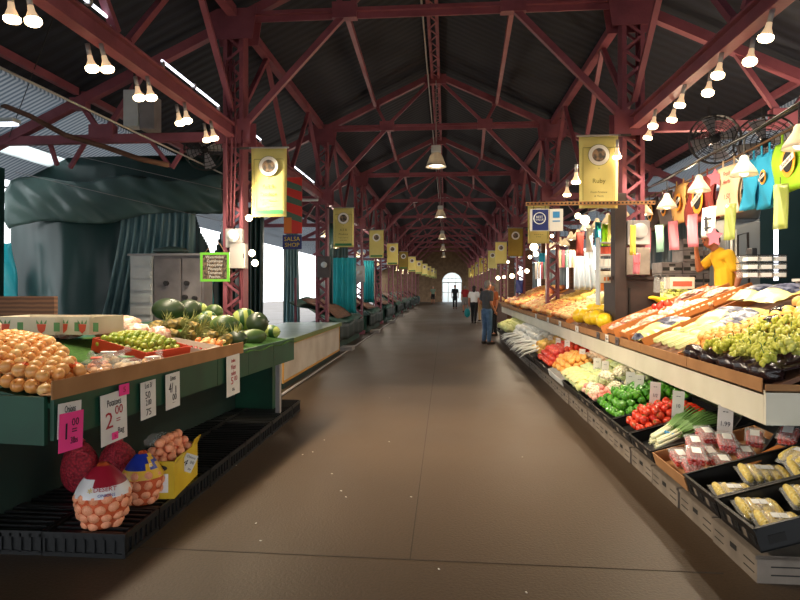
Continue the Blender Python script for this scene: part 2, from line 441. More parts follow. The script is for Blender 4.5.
# ============================================================ COLUMNS
def col_proto():
    t = thing('lattice_column', 'c', 'column')
    for s in (-1, 1):
        g = MB(); g.box(s*.135, 0, 2.7, .018, .2, 5.4); g.box(s*.115, -.1, 2.7, .055, .015, 5.4); g.box(s*.115, .1, 2.7, .055, .015, 5.4)
        g.build('flange', 'red_steel', t)
    for y in (-.112, .112):
        g = MB(); z = .12; s = 1; st = .19
        while z < 5.2:
            g.bar((-s*.12, y, z), (s*.12, y, z+st), .012, .035); z += st; s = -s
        g.build('lacing', 'red_steel', t)
    g = MB(); g.box(0, 0, .06, .42, .34, .12); g.build('base_plate', 'red_steel', t)
    g = MB()
    for y in (-.125, .125):
        g.add([(-.28, y-.006, 5.0), (.28, y-.006, 5.0), (.34, y-.006, 5.42), (-.34, y-.006, 5.42), (-.28, y+.006, 5.0), (.28, y+.006, 5.0), (.34, y+.006, 5.42), (-.34, y+.006, 5.42)],
              [(0,1,2,3), (7,6,5,4), (0,4,5,1), (1,5,6,2), (2,6,7,3), (3,7,4,0)])
        g.box(0, y, 3.72, .5, .012, .34)
    g.build('gusset_plate', 'red_steel', t)
    return t
cp = col_proto(); first = True
for s, side in ((-1, 'left'), (1, 'right')):
    for k in range(NT):
        loc = (CX+s*HW, Y0+DY*k, 0)
        lab = ORD[k]+' red lattice steel column on the '+side+' side of the aisle'
        if first: cp.location = loc; cp['label'] = lab; cp['group'] = 'lattice columns'; first = False
        else: dup(cp, loc, 0, lab, 'lattice columns')

# ============================================================ TRUSSES
def truss_proto():
    t = thing('roof_truss', 't', 'roof truss')
    def rz(x): return RZ-SL*abs(x)
    for s in (-1, 1):
        g = MB(); g.bar((0, 0, rz(0)), (s*6.9, 0, rz(6.9)), .11, .13)
        g.build('rafter', 'red_steel', t)
    g = MB(); g.box(0, 0, 5.38, 5.5, .12, .05); g.box(0, 0, 5.33, 5.5, .02, .12); g.build('bottom_chord', 'red_steel', t)
    for s in (-1, 1):
        MB().bar((0, 0, rz(0)-.05), (s*1.15, 0, 5.38), .06, .07).build('web_member', 'red_steel', t)
        MB().bar((s*1.42, 0, rz(1.42)), (s*1.15, 0, 5.38), .06, .07).build('web_member', 'red_steel', t)
        MB().bar((s*1.15, 0, 5.34), (s*2.66, 0, 3.75), .075, .085).build('knee_brace', 'red_steel', t)
        MB().box(s*4.65, 0, 3.68, 3.9, .09, .12).build('side_chord', 'red_steel', t)
        MB().bar((s*5.0, 0, rz(5.0)), (s*4.65, 0, 3.72), .06, .07).build('web_member', 'red_steel', t)
        MB().bar((s*4.0, 0, rz(4.0)), (s*4.65, 0, 3.72), .06, .07).build('web_member', 'red_steel', t)
    for x, z, w, h in ((0, rz(0)-.12, .5, .22), (-1.15, 5.38, .34, .22), (1.15, 5.38, .34, .22), (-1.42, rz(1.42), .2, .16), (1.42, rz(1.42), .2, .16),
                       (-4.65, 3.78, .36, .2), (4.65, 3.78, .36, .2), (-5, rz(5)-.03, .24, .16), (5, rz(5)-.03, .24, .16)):
        MB().box(x, 0, z, w, .13, h).build('gusset_plate', 'red_steel', t)
    return t
tp = truss_proto(); tp.location = (CX, Y0, 0); tp['label'] = 'nearest red steel roof truss spanning the hall'; tp['group'] = 'roof trusses'
for k in range(1, NT): dup(tp, (CX, Y0+DY*k, 0), 0, ORD[k]+' red steel roof truss spanning the hall', 'roof trusses')

# longitudinal side girders between columns
def girder_proto():
    t = thing('side_girder', 'g', 'girder')
    MB().box(0, DY/2, 5.36, .13, DY-.26, .1).build('top_beam', 'red_steel', t)
    g = MB(); g.box(0, DY/2, 3.80, .12, DY-.24, .022); g.box(0, DY/2, 3.64, .12, DY-.24, .022); g.box(0, DY/2, 3.72, .022, DY-.24, .15)
    g.build('bottom_beam', 'red_steel', t)
    for a, b_ in (((.13, 4.0), (1.4, 5.32)), ((1.4, 5.32), (2.75, 3.84)), ((2.95, 3.84), (4.3, 5.32)), ((4.3, 5.32), (5.57, 4.0))):
        MB().bar((0, a[0], a[1]), (0, b_[0], b_[1]), .07, .06).build('strut', 'red_steel', t)
    return t
gp = girder_proto(); first = True
for s, side in ((-1, 'left'), (1, 'right')):
    for k in range(NT):
        loc = (CX+s*HW, Y0+DY*(k-1), 0); lab = ORD[k]+' red steel girder along the top of the '+side+' row of columns'
        if first: gp.location = loc; gp['label'] = lab; gp['group'] = 'side girders'; first = False
        else: dup(gp, loc, 0, lab, 'side girders')
def ridge_proto():
    t = thing('ridge_girder', 'r', 'girder')
    for s in (-1, 1): MB().box(s*.075, DY/2, RZ-.05, .06, DY-.14, .14).build('ridge_beam', 'red_steel', t)
    g = MB(); y = .2; s = 1
    while y < DY-.3: g.bar((-s*.075, y, RZ-.13), (s*.075, y+.28, RZ-.13), .03, .01); y += .28; s = -s
    g.build('lacing', 'red_steel', t)
    for s in (-1, 1):
        MB().bar((s*1.15, .06, 5.42), (s*1.42, DY-.06, RZ-SL*1.42-.03), .07, .09).build('diagonal_brace', 'red_steel', t)
        MB().box(s*2.7, DY/2, RZ-SL*2.7+.13, .07, DY-.14, .1).build('purlin', 'red_steel', t)
        MB().box(s*5.0, DY/2, RZ-SL*5.0+.13, .07, DY-.14, .1).build('purlin', 'red_steel', t)
    return t
rp_ = ridge_proto(); rp_.location = (CX, Y0-DY, 0); rp_['label'] = 'nearest red ridge girder under the roof peak'; rp_['group'] = 'ridge girders'
for k in range(1, NT): dup(rp_, (CX, Y0+DY*(k-1), 0), 0, ORD[k]+' red ridge girder under the roof peak', 'ridge girders')

# conduit down the middle and pendant bell lamps
tag(MB().tube([(CX-.16, -2, 6.25), (CX-.16, 12, 6.3), (CX-.13, 40, 6.3), (CX-.13, 60, 6.3)], .018, 6).build('electrical_conduit', 'galv', smooth=True),
    'thin grey conduit running along under the roof ridge', 'conduit')
def bell():
    t = thing('bell_lamp', 'b', 'pendant lamp')
    MB().cyl((0,0,1.9), (0,0,.42), .012, n=6).build('cord', 'galv', t)
    g = MB(); g.box(0, 0, .34, .22, .2, .16); g.build('ballast_box', 'white_metal', t, bevel=.02)
    prof = [(.05, .27), (.1, .25), (.14, .2), (.19, .06), (.23, -.04), (.24, -.06), (.225, -.055), (.18, .055), (.13, .19), (.04, .24)]
    MB().lathe(prof, 20, close=False).build('lamp_shade', 'shade_metal', t, smooth=True)
    MB().ball((0,0,.0), .17, .17, .05, 14).build('bulb', 'bulb_soft', t, smooth=True)
    return t
bp_ = bell(); pend = []
for i, y in enumerate((13.1, 23.5, 33.8, 44, 54)):
    o = bp_ if i == 0 else copy_tree(bp_)
    o.location = (CX+.02, y, 4.35+.12*min(i, 1)); o['label'] = ORD[i]+' metal bell lamp hanging over the middle of the aisle'; o['group'] = 'bell lamps'
    pend.append(o.location.copy())

LIGHTS = []
def point(loc, e, col=(1, .80, .55), r=.05): LIGHTS.append(('POINT', loc, e, col, r, None))
def spot(loc, e, ang=150, col=(1, .80, .55), r=.05, aim=None): LIGHTS.append(('SPOT', loc, e, col, r, (ang, aim)))
for p in pend: spot((p.x, p.y, p.z-.08), 130, 150, (1, .93, .8), .15)

# fluorescent tubes along the left beam
ft = None
for i, (u0, v0, u1, v1) in enumerate(((62, 4, 112, 38), (162, 68, 219, 114), (247, 138, 261, 147), (292, 170, 314, 184))):
    X = CX-HW-.02
    a = at(u0, v0, X=X); b_ = at(u1, v1, X=X)
    z = 3.93
    t = thing('fluorescent_or_glow_strip', ORD[i]+' thin fluorescent tube along the top of the left beam', 'light', (X, a.y, z), group='fluorescent tubes')
    ln = b_.y-a.y
    MB().cyl((0, 0, 0), (0, ln, 0), .014, n=8).build('glass_tube', 'tube', t, smooth=True)
    MB().box(0, ln/2, .0, .05, .04, .05).build('housing', 'galv', t)
    MB().box(0, .02, -.05, .03, .04, .1).build('bracket', 'galv', t); MB().box(0, ln-.02, -.05, .03, .04, .1).build('bracket', 'galv', t)

# PAR flood lamps in pairs under side beams
def par():
    t = thing('flood_lamp', 'f', 'lamp')
    MB().cyl((0,0,.2), (0,0,.1), .02, n=8).build('socket', 'galv', t, smooth=True)
    MB().lathe([(.02, .1), (.024, .06), (.045, .01), (.055, -.02)], 14).build('glass_cone', 'bulb_glass', t, smooth=True)
    MB().lathe([(.055, -.0), (.056, -.021), (.045, -.035), (.01, -.04)], 14).build('bulb', 'bulb', t, smooth=True)
    return t
pp = par(); first = True
pairs = []
for s, lst in ((-1, ((12, 33), (92, 107), (139, 151), (180, 187), (207, 214))), (1, ((766, 750), (718, 708), (680, 672), (653, 648)))):
    for i, (ua, ub) in enumerate(lst):
        for j, u in enumerate((ua, ub)):
            X = CX+s*HW+(-.06, .06)[j]; y = at(u, 0, X=X).y
            zz = 3.42 if s < 0 else 3.46
            if s > 0: zz -= .03
            loc = (X, y, zz+.01)
            side = 'left' if s < 0 else 'right'
            lab = '%s flood bulb of the %s pair under the %s beam' % (('outer' if j == 0 else 'inner') if s < 0 else ('outer' if j else 'inner'), ORD[i], side)
            if first: pp.location = loc; pp['label'] = lab; pp['group'] = 'flood lamps'; pp.rotation_euler = (.1, 0, 0); first = False
            else: dup(pp, loc, 0, lab, 'flood lamps', rot=(rv(-.15, .15), .2*s, 0))
        aim = (-2.6, y+.2, 1.1) if s < 0 else (2.7, y, 1.1)
        spot((CX+s*HW-.06*s, y, zz-.1), 130 if s < 0 else 70, 110, (1, .84, .62), .06, aim)
        if i > 0 or s < 0: spot((CX+s*HW+.06*s, y, zz-.1), 230 if s < 0 else 70, 75, (1, .84, .62), .06, (1.7, y+.8, .4) if s < 0 else (-1.6, y+.3, .5))
# ============================================================ LEFT STALL
LA = Vector((-2.13, 2.95, 0)); PH = atan2(.35, 3.54)
def lw(x, y, z=0): return (LA.x + x*cos(PH) + y*sin(PH), LA.y - x*sin(PH) + y*cos(PH), z)
def lsurf(x): return .93 + .17*(-x)
LEN = 3.62
st = thing('produce_stand', 'long dark green produce stand with brown cardboard lip on the left side', 'market stand', LA, rz=-PH)
g = MB()
g.add([(0,0,.90), (0,LEN,.90), (-1.45,LEN,1.15), (-1.45,0,1.15), (0,0,.93), (0,LEN,.93), (-1.45,LEN,1.18), (-1.45,0,1.18)],
      [(3,2,1,0), (4,5,6,7), (0,1,5,4), (1,2,6,5), (2,3,7,6), (3,0,4,7)])
g.build('table_top', 'green_paint', st)
g = MB()
for i in range(6):
    y = LEN*i/6; g.box(.012, y+LEN/12, .85, .024, LEN/6-.006, .25)
g.build('front_fascia', 'green_paint', st)
g = MB()
for i in range(3): g.box(-.25-.48*i, -.012, .835+.06*i, .475, .024, .26)
g.build('side_fascia', 'green_paint', st)
g = MB(); g.box(.03, 1.13, 1.0, .008, 2.3, .1); g.box(-.01, 1.13, .975, .07, 2.3, .006)
g.build('cardboard_lip', 'cardboard', st)
g = MB(); g.box(-.72, LEN/2, .43, .03, LEN, .86); g.box(-1.1, .06, .43, .75, .03, .86); g.box(-1.1, LEN-.03, .43, .75, .03, .86)
g.build('lower_panel', 'green_dark', st)
MB().box(-.12, LEN-.12, .37, .05, .05, .74).build('leg', 'galv', st)
MB().box(-.5, LEN+.16, .38, .5, .28, .76).build('end_box', 'green_paint', st)

# turf sheet and turf skirt by the melons
def tsheet(nm, x0, x1, y0, y1, lab, dz=.005):
    g = MB(); g.sheet(lambda i, j: (x0+(x1-x0)*i, y0+(y1-y0)*j, lsurf(x0+(x1-x0)*i)+dz+.006*sin(i*9+j*7)), 10, 10)
    o = g.build(nm, 'turf', smooth=True, loc=LA, rot=(0, 0, -PH), solid=.004); tag(o, lab, 'turf'); return o
tsheet('turf_mat', -.42, -1.1, .85, 1.75, 'empty sheet of green artificial turf behind the bagged potatoes')
g = MB(); g.sheet(lambda i, j: (.05-1.3*i if i > .08 else .045, 2.32+1.32*j, (lsurf(-1.3*i)+.012 if i > .08 else 1.0-.0-.06*(1-i/.08))+.012*sin(j*17)), 12, 14)
tag(g.build('turf_mat', 'turf', smooth=True, loc=LA, rot=(0, 0, -PH), solid=.004), 'green turf draped over the stand edge under the watermelons', 'turf')

# ---- produce protos
def sphere_mesh(nm, mk, r=1, n=10, fn=None, rz=1.0, mats=None):
    g = MB(); g.ball((0,0,0), r, r, r*rz, n, fn=fn); return g.mesh(nm, mats or [mk], True)
me_onion = sphere_mesh('yellow_onion', 'onion', fn=lambda x, y, z: 1+.16*max(0, abs(z)-.75)*4*.5)
def onion_full(nm='yellow_onion'):
    g = MB(); g.ball((0,0,0), 1, 1, .86, 12); g.tube([(0,0,.8), (0.03,0,1.0), (.05,.02,1.16)], [.22,.1,.05], 6); g.ball((0,0,-.86), .14, .14, .06, 6)
    return g.mesh(nm, ['onion'], True)
me_onion = onion_full()
def heap(me, nm, cat, label, group, x0, x1, y0, y1, r, zf, layers=1, conv=lw, jit=.25, sq=1.0, crown=.0, skip=None, pitch=1.85, tilt=True, sc=(.9, 1.12)):
    c = 0
    for l in range(layers):
        m = l*r*1.05
        xa, xb = min(x0,x1)+m+r, max(x0,x1)-m-r; ya, yb = min(y0,y1)+m+r, max(y0,y1)-m-r
        if xb < xa or yb < ya: break
        nx = max(1, int((xb-xa)/(r*pitch))+1); ny = max(1, int((yb-ya)/(r*pitch))+1)
        for i in range(nx):
            for j in range(ny):
                x = xa+(xb-xa)*(i+.5*(j % 2)*.8)/max(1, nx-.6) if nx > 1 else (xa+xb)/2
                y = ya+(yb-ya)*j/max(1, ny-1) if ny > 1 else (ya+yb)/2
                x += rv(-jit, jit)*r; y += rv(-jit, jit)*r
                if skip and skip(x, y): continue
                hx = 1-((x-(x0+x1)/2)/((x1-x0)/2))**2; hy = 1-((y-(y0+y1)/2)/((y1-y0)/2))**2
                z = zf(x, y)+r*sq+l*r*1.35+crown*max(0, hx)*max(0, hy)+rv(-.1, .1)*r
                s = rv(*sc)*r
                inst(me, nm, conv(x, y, z), (rv(-1.3, 1.3), rv(-1.3, 1.3), rv(0, 6)) if tilt else (rv(-.3, .3), rv(-.3, .3), rv(0, 6)), s, label, cat, group); c += 1
    return c
ls = lambda x, y: lsurf(x)
# onions
def onion_zf(x, y): return lsurf(x)-.0
heap(me_onion, 'yellow_onion', 'onion', 'loose yellow onion in the big heap at the near end of the green stand', 'heaped yellow onions',
     -.0, -1.15, .0, .95, .042, onion_zf, 2, crown=.07, skip=lambda x, y: y > .33+.62*(-x))
# cardboard divider between onions and potatoes
tag(MB().bar((0, 0, 0), (-.8, .5, .136), .006, .09).build('cardboard_divider', 'cardboard', loc=lw(-.02, .36, lsurf(0)+.06), rot=(0, 0, -PH)),
    'thin cardboard divider beside the heap of yellow onions', 'divider')
# empty crumpled plastic bag behind onions
def crumple(nm, w, d, h, mk, loc, label, cat='bag', seed=0, rz=0, mats=None):
    rnd = random.Random(seed); g = MB()
    fr = [(rnd.uniform(2, 7), rnd.uniform(2, 7), rnd.uniform(0, 6), rnd.uniform(.04, .1)) for _ in range(6)]
    def fn(x, y, z): return 1+sum(a*sin(fx*x*2+p)*cos(fy*y*2+z*fx) for fx, fy, p, a in fr)
    g.ball((0,0,h/2), w/2, d/2, h/2, 22, fn=fn)
    o = g.build(nm, mats or mk, smooth=True, loc=loc, rot=(0, 0, rz)); return tag(o, label, cat)
crumple('plastic_bag', .3, .26, .16, 'bag_print', lw(-1.0, .5, lsurf(-1.0)+.1), 'crumpled clear and orange plastic bag lying on the onions at the back', seed=3)
# bagged potatoes / mixed bags
me_pot = sphere_mesh('potato', 'potato', rz=.8, fn=lambda x, y, z: 1+.12*sin(3*x+1)+.08*cos(4*z))
def produce_bag(label, loc, w, d, h, inner, rz=0, ribbon=None):
    t = thing('produce_bag', label, 'bag', loc, rz=rz)
    g = MB(); g.ball((0,0,h/2), w/2, d/2, h/2, 16, fn=lambda x, y, z: 1+.06*sin(7*x+3*z)*cos(6*y)); g.build('clear_wrapping', 'clear', t, smooth=True)
    g = MB()
    for i in range(14):
        a = rv(0, 6.3); q = rv(0, .75)
        g.ball((cos(a)*q*w*.42, sin(a)*q*d*.42, h*.42+rv(-.15, .25)*h), .032, .03, .028, 8)
    g.build('produce', inner, t, smooth=True)
    g = MB(); g.tube([(w*.3, 0, h*.8), (w*.42, .02, h*1.0), (w*.5, .05, h*1.15)], [.03, .012, .03], 8); g.build('tied_neck', 'clear', t, smooth=True)
    if ribbon: MB().box(0, 0, h*.99, w*.4, d*.32, .006).build('printed_label', ribbon, t)
    return t
labs = ['bag of onions with an orange net next to the onion heap', 'plastic bag of yellow onions in the middle of the front tray',
        'white-topped bag of potatoes behind the middle tray bags', 'plastic bag of pale potatoes near the limes', 'small bag of brown potatoes at the front cardboard lip', 'bag of yellow fruit against the red lime tray']
k = 0
for (x, y, ik, rb) in ((-.28, .72, 'onion_net', 'print_red'), (-.14, .6, 'onion', None), (-.36, .95, 'potato', 'label_white'), (-.2, .92, 'mushroom', 'print_green'), (-.12, .78, 'potato', None), (-.1, 1.08, 'apricot', 'label_white')):
    produce_bag(labs[k], lw(x, y, lsurf(x)+.005), .24, .2, .10, ik, rz=rv(0, 3), ribbon=rb); k += 1
# generic open tray
def tray(nm, label, w, d, h, mk, loc, rz=0, rot=None, inner=None, cat='tray', slots=False, group=None, th=.008):
    t = thing(nm, label, cat, loc, rot=rot or (0, 0, rz), group=group)
    MB().box(0, 0, th/2, w, d, th).build('bottom', mk, t)
    g = MB()
    for (cx, cy, sx, sy) in ((-w/2+th/2, 0, th, d), (w/2-th/2, 0, th, d), (0, -d/2+th/2, w-2*th, th), (0, d/2-th/2, w-2*th, th)):
        g.box(cx, cy, h/2+.002, sx, sy, h)
    g.build('side_wall', mk, t)
    if slots:
        for i in range(5):
            MB().box(-w/2-.001, -d/2+d*(i+.5)/5, h*.45, .004, d/10, h*.35).build('side_slot', 'grey_plastic' if i % 2 else 'dark_slot', t)
            if i < 4: MB().box(-w/2+w*(i+.5)/4, -d/2-.001, h*.45, w/9, .004, h*.35).build('side_slot', 'dark_slot', t)
        g2 = MB()
        for (cx, cy, sx, sy) in ((-w/2, 0, .016, d+.016), (w/2, 0, .016, d+.016), (0, -d/2, w, .016), (0, d/2, w, .016)): g2.box(cx, cy, h, sx, sy, .012)
        g2.build('rim', mk, t)
    return t
# limes tray (red)
zl = lsurf(-.25)
tray('fruit_tray', 'red cardboard tray filled with limes on the green stand', .5, .52, .1, 'tray_red', lw(-.42, 1.42, lsurf(-.42)+.02), rot=(0, .17+.03, -PH-.12))
me_lime = sphere_mesh('lime', 'lime', rz=1.12, fn=lambda x, y, z: 1+.12*max(0, abs(z)-.8))
heap(me_lime, 'lime', 'lime', 'green-yellow lime heaped in the red cardboard tray', 'limes in the red tray', -.66, -.2, 1.18, 1.66, .026,
     lambda x, y: lsurf(x)+.06, 2, crown=.06)
# white tray w/ small red fruit, orange nets beyond
tray('fruit_tray', 'shallow white tray with a few small red onions beside the limes', .42, .34, .075, 'white_board', lw(-.27, 1.84, lsurf(-.27)+.02), rot=(0, .17, -PH+.1))
me_rad = sphere_mesh('red_shallot', 'red_grape')
heap(me_rad, 'red_shallot', 'onion', 'small red shallot lying in the white tray', 'shallots in the white tray', -.4, -.12, 1.74, 1.95, .016, lambda x, y: lsurf(x)+.035, 1, pitch=2.6)
me_gin = sphere_mesh('ginger_root', 'peach', rz=.6, fn=lambda x, y, z: 1+.3*sin(5*x)*cos(4*y))
heap(me_gin, 'ginger_root', 'root', 'light brown knobbly root piled beside the white tray', 'brown roots by the white tray', -.4, -.1, 2.06, 2.36, .034, ls, 2)
# plastic-wrapped trays at rear centre
labs = ['pink-white plastic bag of fruit, left of the limes at the back', 'printed plastic bag of red apples behind the limes', 'crumpled printed bag beside the printed berry box',
        'torn clear bag of peaches behind the white tray', 'pale plastic bag on the middle of the stand behind the lime tray']
for i, (x, y, w) in enumerate(((-.95, 1.75, .26), (-.8, 1.9, .26), (-1.15, 1.5, .26), (-.62, 1.95, .22), (-1.1, 2.15, .3))):
    crumple('plastic_bag', w, w*.9, .17, 'bag_print', lw(x, y, lsurf(x)), labs[i], seed=20+i, rz=i)
heap(me_onion, 'red_apple', 'apple', 'pink apple among the bags behind the limes', 'pink apples behind the limes', -.95, -.62, 1.4, 1.78, .034, lambda x, y: lsurf(x)+.07, 1) if False else None
# printed boxes at the back
def print_box(label, loc, w, d, h, rz):
    t = thing('printed_box', label, 'box', loc, rz=rz)
    g = MB()
    for (cx, cy, sx, sy) in ((-w/2, 0, .006, d), (w/2, 0, .006, d), (0, -d/2, w, .006), (0, d/2, w, .006)): g.box(cx, cy, h/2, sx, sy, h)
    g.box(0, 0, .004, w, d, .008); g.build('box_body', 'box_print', t)
    g = MB(); gg = MB()
    for x in (-w*.32, w*.28):
        g.add([(x-.04, -d/2-.005, h*.6), (x+.04, -d/2-.005, h*.6), (x+.03, -d/2-.005, h*.25), (x, -d/2-.005, h*.08), (x-.03, -d/2-.005, h*.25)], [(0,4,3,2,1)])
        for q in (-.03, 0, .03): gg.add([(x+q-.012, -d/2-.005, h*.62), (x+q+.012, -d/2-.005, h*.62), (x+q*1.5, -d/2-.005, h*.85)], [(0,1,2)])
        gg.box(x+.13, -d/2-.004, h*.45, .05, .002, h*.5)
    g.build('printed_fruit', 'print_red', t, solid=.001); gg.build('printed_leaves', 'print_green', t, solid=.001)
    return t
p = at(42, 333, Y=4.45); print_box('white cardboard box with printed red berries and green leaves at the back left', (p.x, p.y, p.z), .52, .36, .14, -.05)
p = at(92, 333, Y=4.5); print_box('white cardboard box with a printed red berry, right of the other printed box', (p.x, p.y, p.z), .3, .36, .14, -.2)
# wooden board and green cloth at the back
p0 = at(-10, 318, Y=5.0); p1 = at(56, 318, Y=5.0); 
tag(MB().box(0, 0, .1, p1.x-p0.x, .05, .2).build('wooden_board', 'plank_wood', loc=((p0.x+p1.x)/2, 5.0, p0.z)), 'brown wooden board standing at the back left of the stand', 'board')
g = MB(); g.sheet(lambda i, j: (-.55+1.1*i, .25*j, .05*(1-j)*sin(i*8+1)+.03*cos(i*13+j*4)+.03), 24, 6)
tag(g.build('folded_tarp', 'tarp_cyan', smooth=True, loc=(at(20, 325, Y=4.75).x, 4.75, at(20, 322, Y=4.75).z-.06), solid=.01), 'folded teal plastic tarp in front of the wooden board', 'tarp')
# support table behind the stand (the back shelf those rest on)
t = thing('back_table', 'dark green back table behind the left stand', 'table', (-4.2, 4.3, 0))
MB().box(0, .9, 1.13, 1.4, 2.6, .04).build('table_top', 'green_dark', t)
for x in (-.6, .6):
    for y in (-.3, 2.1): MB().box(x, y, .555, .06, .06, 1.11).build('leg', 'green_dark', t)

# pineapples
def pineapple(dry):
    t = thing('pineapple', 'p', 'pineapple', (0,0,0))
    g = MB(); g.ball((0,0,0), .062, .062, .092, 14, fn=lambda x, y, z: 1+.04*sin(14*math.atan2(y, x)+9*z)); g.build('fruit_body', 'pineapple', t, smooth=True)
    g = MB()
    for i in range(26):
        a = i*2.4; ln = .11+.07*(1-i/26); th = .25+.9*(1-i/26)
        d = Vector((cos(a)*sin(th), sin(a)*sin(th), cos(th))); s_ = Vector((-sin(a), cos(a), 0))*.011
        b0 = Vector((0,0,.085)); m_ = b0+d*ln*.5+Vector((0,0,.01)); e = b0+d*ln-Vector((0,0,.02*th))
        g.add([b0-s_, b0+s_, m_+s_*.8, m_-s_*.8, e], [(0,1,2,3), (3,2,4)])
    g.build('leaf_crown', 'leaf_dry', t, solid=.002)
    return t
pn = pineapple(0); pn['group'] = 'pineapples'
pl = [(-.66, 2.2), (-.76, 2.36), (-.54, 2.3), (-.62, 2.5), (-.42, 2.5), (-.8, 2.6), (-.26, 2.5), (-.55, 2.66), (-.9, 2.3), (-1.0, 2.5)]
for i, (x, y) in enumerate(pl):
    o = pn if i == 0 else copy_tree(pn)
    o.location = lw(x, y, lsurf(x)+.065+(.06 if i in (1, 3, 5) else 0)); o.rotation_euler = (rv(1.2, 1.5), rv(-.2, .2), 1.6+rv(-.5, .5)+(.8 if i == 6 else 0))
    o['label'] = 'ripe pineapple with its leafy crown, piled between the limes and the watermelons'
# watermelons
def wm(nm, mk, rx, ry, rz, loc, rot, label, sticker=False):
    t = thing(nm, label, 'watermelon', loc, rot=rot)
    g = MB(); g.ball((0,0,0), rx, ry, rz, 22); g.build('rind', mk, t, smooth=True)
    g = MB(); g.tube([(rx*.97, 0, 0), (rx+.012, .003, .004)], [.008, .004], 6); g.build('stem_end', 'stem_green', t)
    if sticker:
        g = MB(); g.ball((rx*.25, -ry*.62, rz*.72), .016, .016, .008, 8); g.build('sticker', 'label_white', t)
    return t
wl_ = [(-1.15, 2.95, .1, 'melon_dark', .17, .12, .06, 1, 'dark watermelon with a white sticker at the back left of the melon pile'),
       (-1.1, 3.28, .1, 'melon_dark', .14, .12, .05, 0, 'dark round watermelon just right of the stickered one at the back'),
       (-1.12, 3.5, .1, 'melon_stripe', .12, .1, .05, 0, 'light striped melon at the back beside the dark ones'),
       (-.92, 3.52, .09, 'melon_mid', .11, .09, .08, 0, 'mid green melon at the back right of the pile'),
       (-.72, 2.9, .09, 'melon_mid', .1, .09, .03, 0, 'small green melon in the middle left of the pile'),
       (-.8, 3.15, .09, 'melon_stripe', .1, .08, .06, 0, 'small striped melon sitting high in the middle of the pile'),
       (-.66, 3.25, .09, 'melon_stripe', .1, .085, .0, 0, 'yellow-green striped melon in the middle of the pile'),
       (-.45, 2.85, .1, 'melon_mid', .15, .11, .03, 0, 'large two-tone green watermelon in front, beside the pineapples'),
       (-.48, 3.12, .1, 'melon_stripe', .1, .09, .0, 0, 'striped watermelon wedged between the big front melons'),
       (-.2, 2.62, .1, 'melon_dark', .12, .085, -.02, 0, 'dark watermelon at the front lip, nearest the pineapples'),
       (-.16, 2.9, .1, 'melon_mid', .15, .085, -.02, 0, 'long dark green watermelon lying on the turf at the front edge'),
       (-.24, 3.2, .12, 'melon_dark', .12, .12, .06, 1, 'round dark watermelon with a white sticker on top at the front right'),
       (-.5, 3.42, .12, 'melon_stripe', .14, .125, .04, 0, 'big striped watermelon at the right end of the stand'),
       (-.2, 3.47, .08, 'melon_stripe', .12, .08, -.01, 0, 'striped watermelon low at the far front corner of the stand')]
for x, y, h, mk, rx, r, dz, stk, lab in wl_:
    wm('watermelon', mk, rx, r, r, lw(x, y, lsurf(x)+r+dz+.015), (rv(-.2, .2), rv(-.15, .15), rv(-.4, .9) if not stk else .3), lab, stk)
# cut melon slices on tray
tag(MB().box(0, 0, 0, .14, .12, .02).build('price_card', 'mushroom', loc=lw(-.62, 3.05, lsurf(-.62)+.17), rot=(.5, .1, .4)), 'cream card lying on the melons', 'card')

# ---- price signs on the left fascia
def yl(u, x=.04):
    t = tan(math.atan((u-400)/F)-YAW)
    # LA.x + x cos + y sin = t (LA.y - x sin + y cos)
    return (t*(LA.y-x*sin(PH)) - LA.x - x*cos(PH))/(sin(PH)-t*cos(PH))
def lsign(name, label, u0, u1, v0, v1, texts, pm='paper', x=.045, tilt=0, cat='price sign'):
    ya, yb = yl(u0), yl(u1); wx, wy, _ = lw(x, (ya+yb)/2)
    um = (u0+u1)/2; p0 = at(um, v0, Y=wy); p1_ = at(um, v1, Y=wy)
    w, h = yb-ya, p0.z-p1_.z
    tx = [(s_, sz*h, xx*w, zz*h, r[0] if r else 'ink', (r[1] if len(r) > 1 else 1)*1.2) for (s_, sz, xx, zz, *r) in texts]
    return card(name, label, w, h, tx, (wx, wy, (p0.z+p1_.z)/2), rz=pi/2-PH, pm=pm, tilt=tilt, cat=cat)
lsign('price_sign', 'white hand-lettered onions sign behind the pink price card', 57, 80, 402, 436, [('Onions', .3, 0, .3, 'ink', .42)], tilt=.04)
lsign('price_sign', 'bright pink price card for the onions hung on the stand front', 57, 81, 412, 450, [('1', .6, -.22, 0, 'ink', .8), ('00', .28, .15, .22, 'ink', .8), ('=', .3, .12, .0, 'ink', 1), ('3lbs', .24, .12, -.25, 'ink', .6)], 'paper_pink', x=.052, tilt=.05)
lsign('price_sign', 'large white potatoes sign with a red price on the stand front', 100, 126, 392, 442, [('Potatoes', .2, 0, .3, 'ink', .5), ('2', .46, -.2, -.05, 'ink_red', .9), ('00', .26, .18, .12, 'ink_red', .8), ('=', .2, .15, -.08, 'ink_red', 1), ('Bag', .17, .24, -.3, 'ink', .7)], tilt=-.03)
lsign('price_tag', 'small bright pink square stuck above the potatoes sign', 117, 127, 384, 395, [('5', .7, 0, 0, 'ink_red')], 'paper_pink', x=.055)
lsign('price_tag', 'tiny pink tag at the bottom of the potatoes sign', 110, 116, 432, 439, [('b', .7, 0, 0, 'ink_red')], 'paper_pink', x=.055)
lsign('price_sign', 'narrow white sign lettered in black with two prices, right of the potatoes sign', 140, 155, 381, 418, [('Lot 3/', .2, 0, .38, 'ink', .55), ('50', .28, -.05, .12, 'ink', .7), ('2.00', .22, 0, -.08, 'ink', .55), ('75', .26, 0, -.34, 'ink', .8)], tilt=-.02)
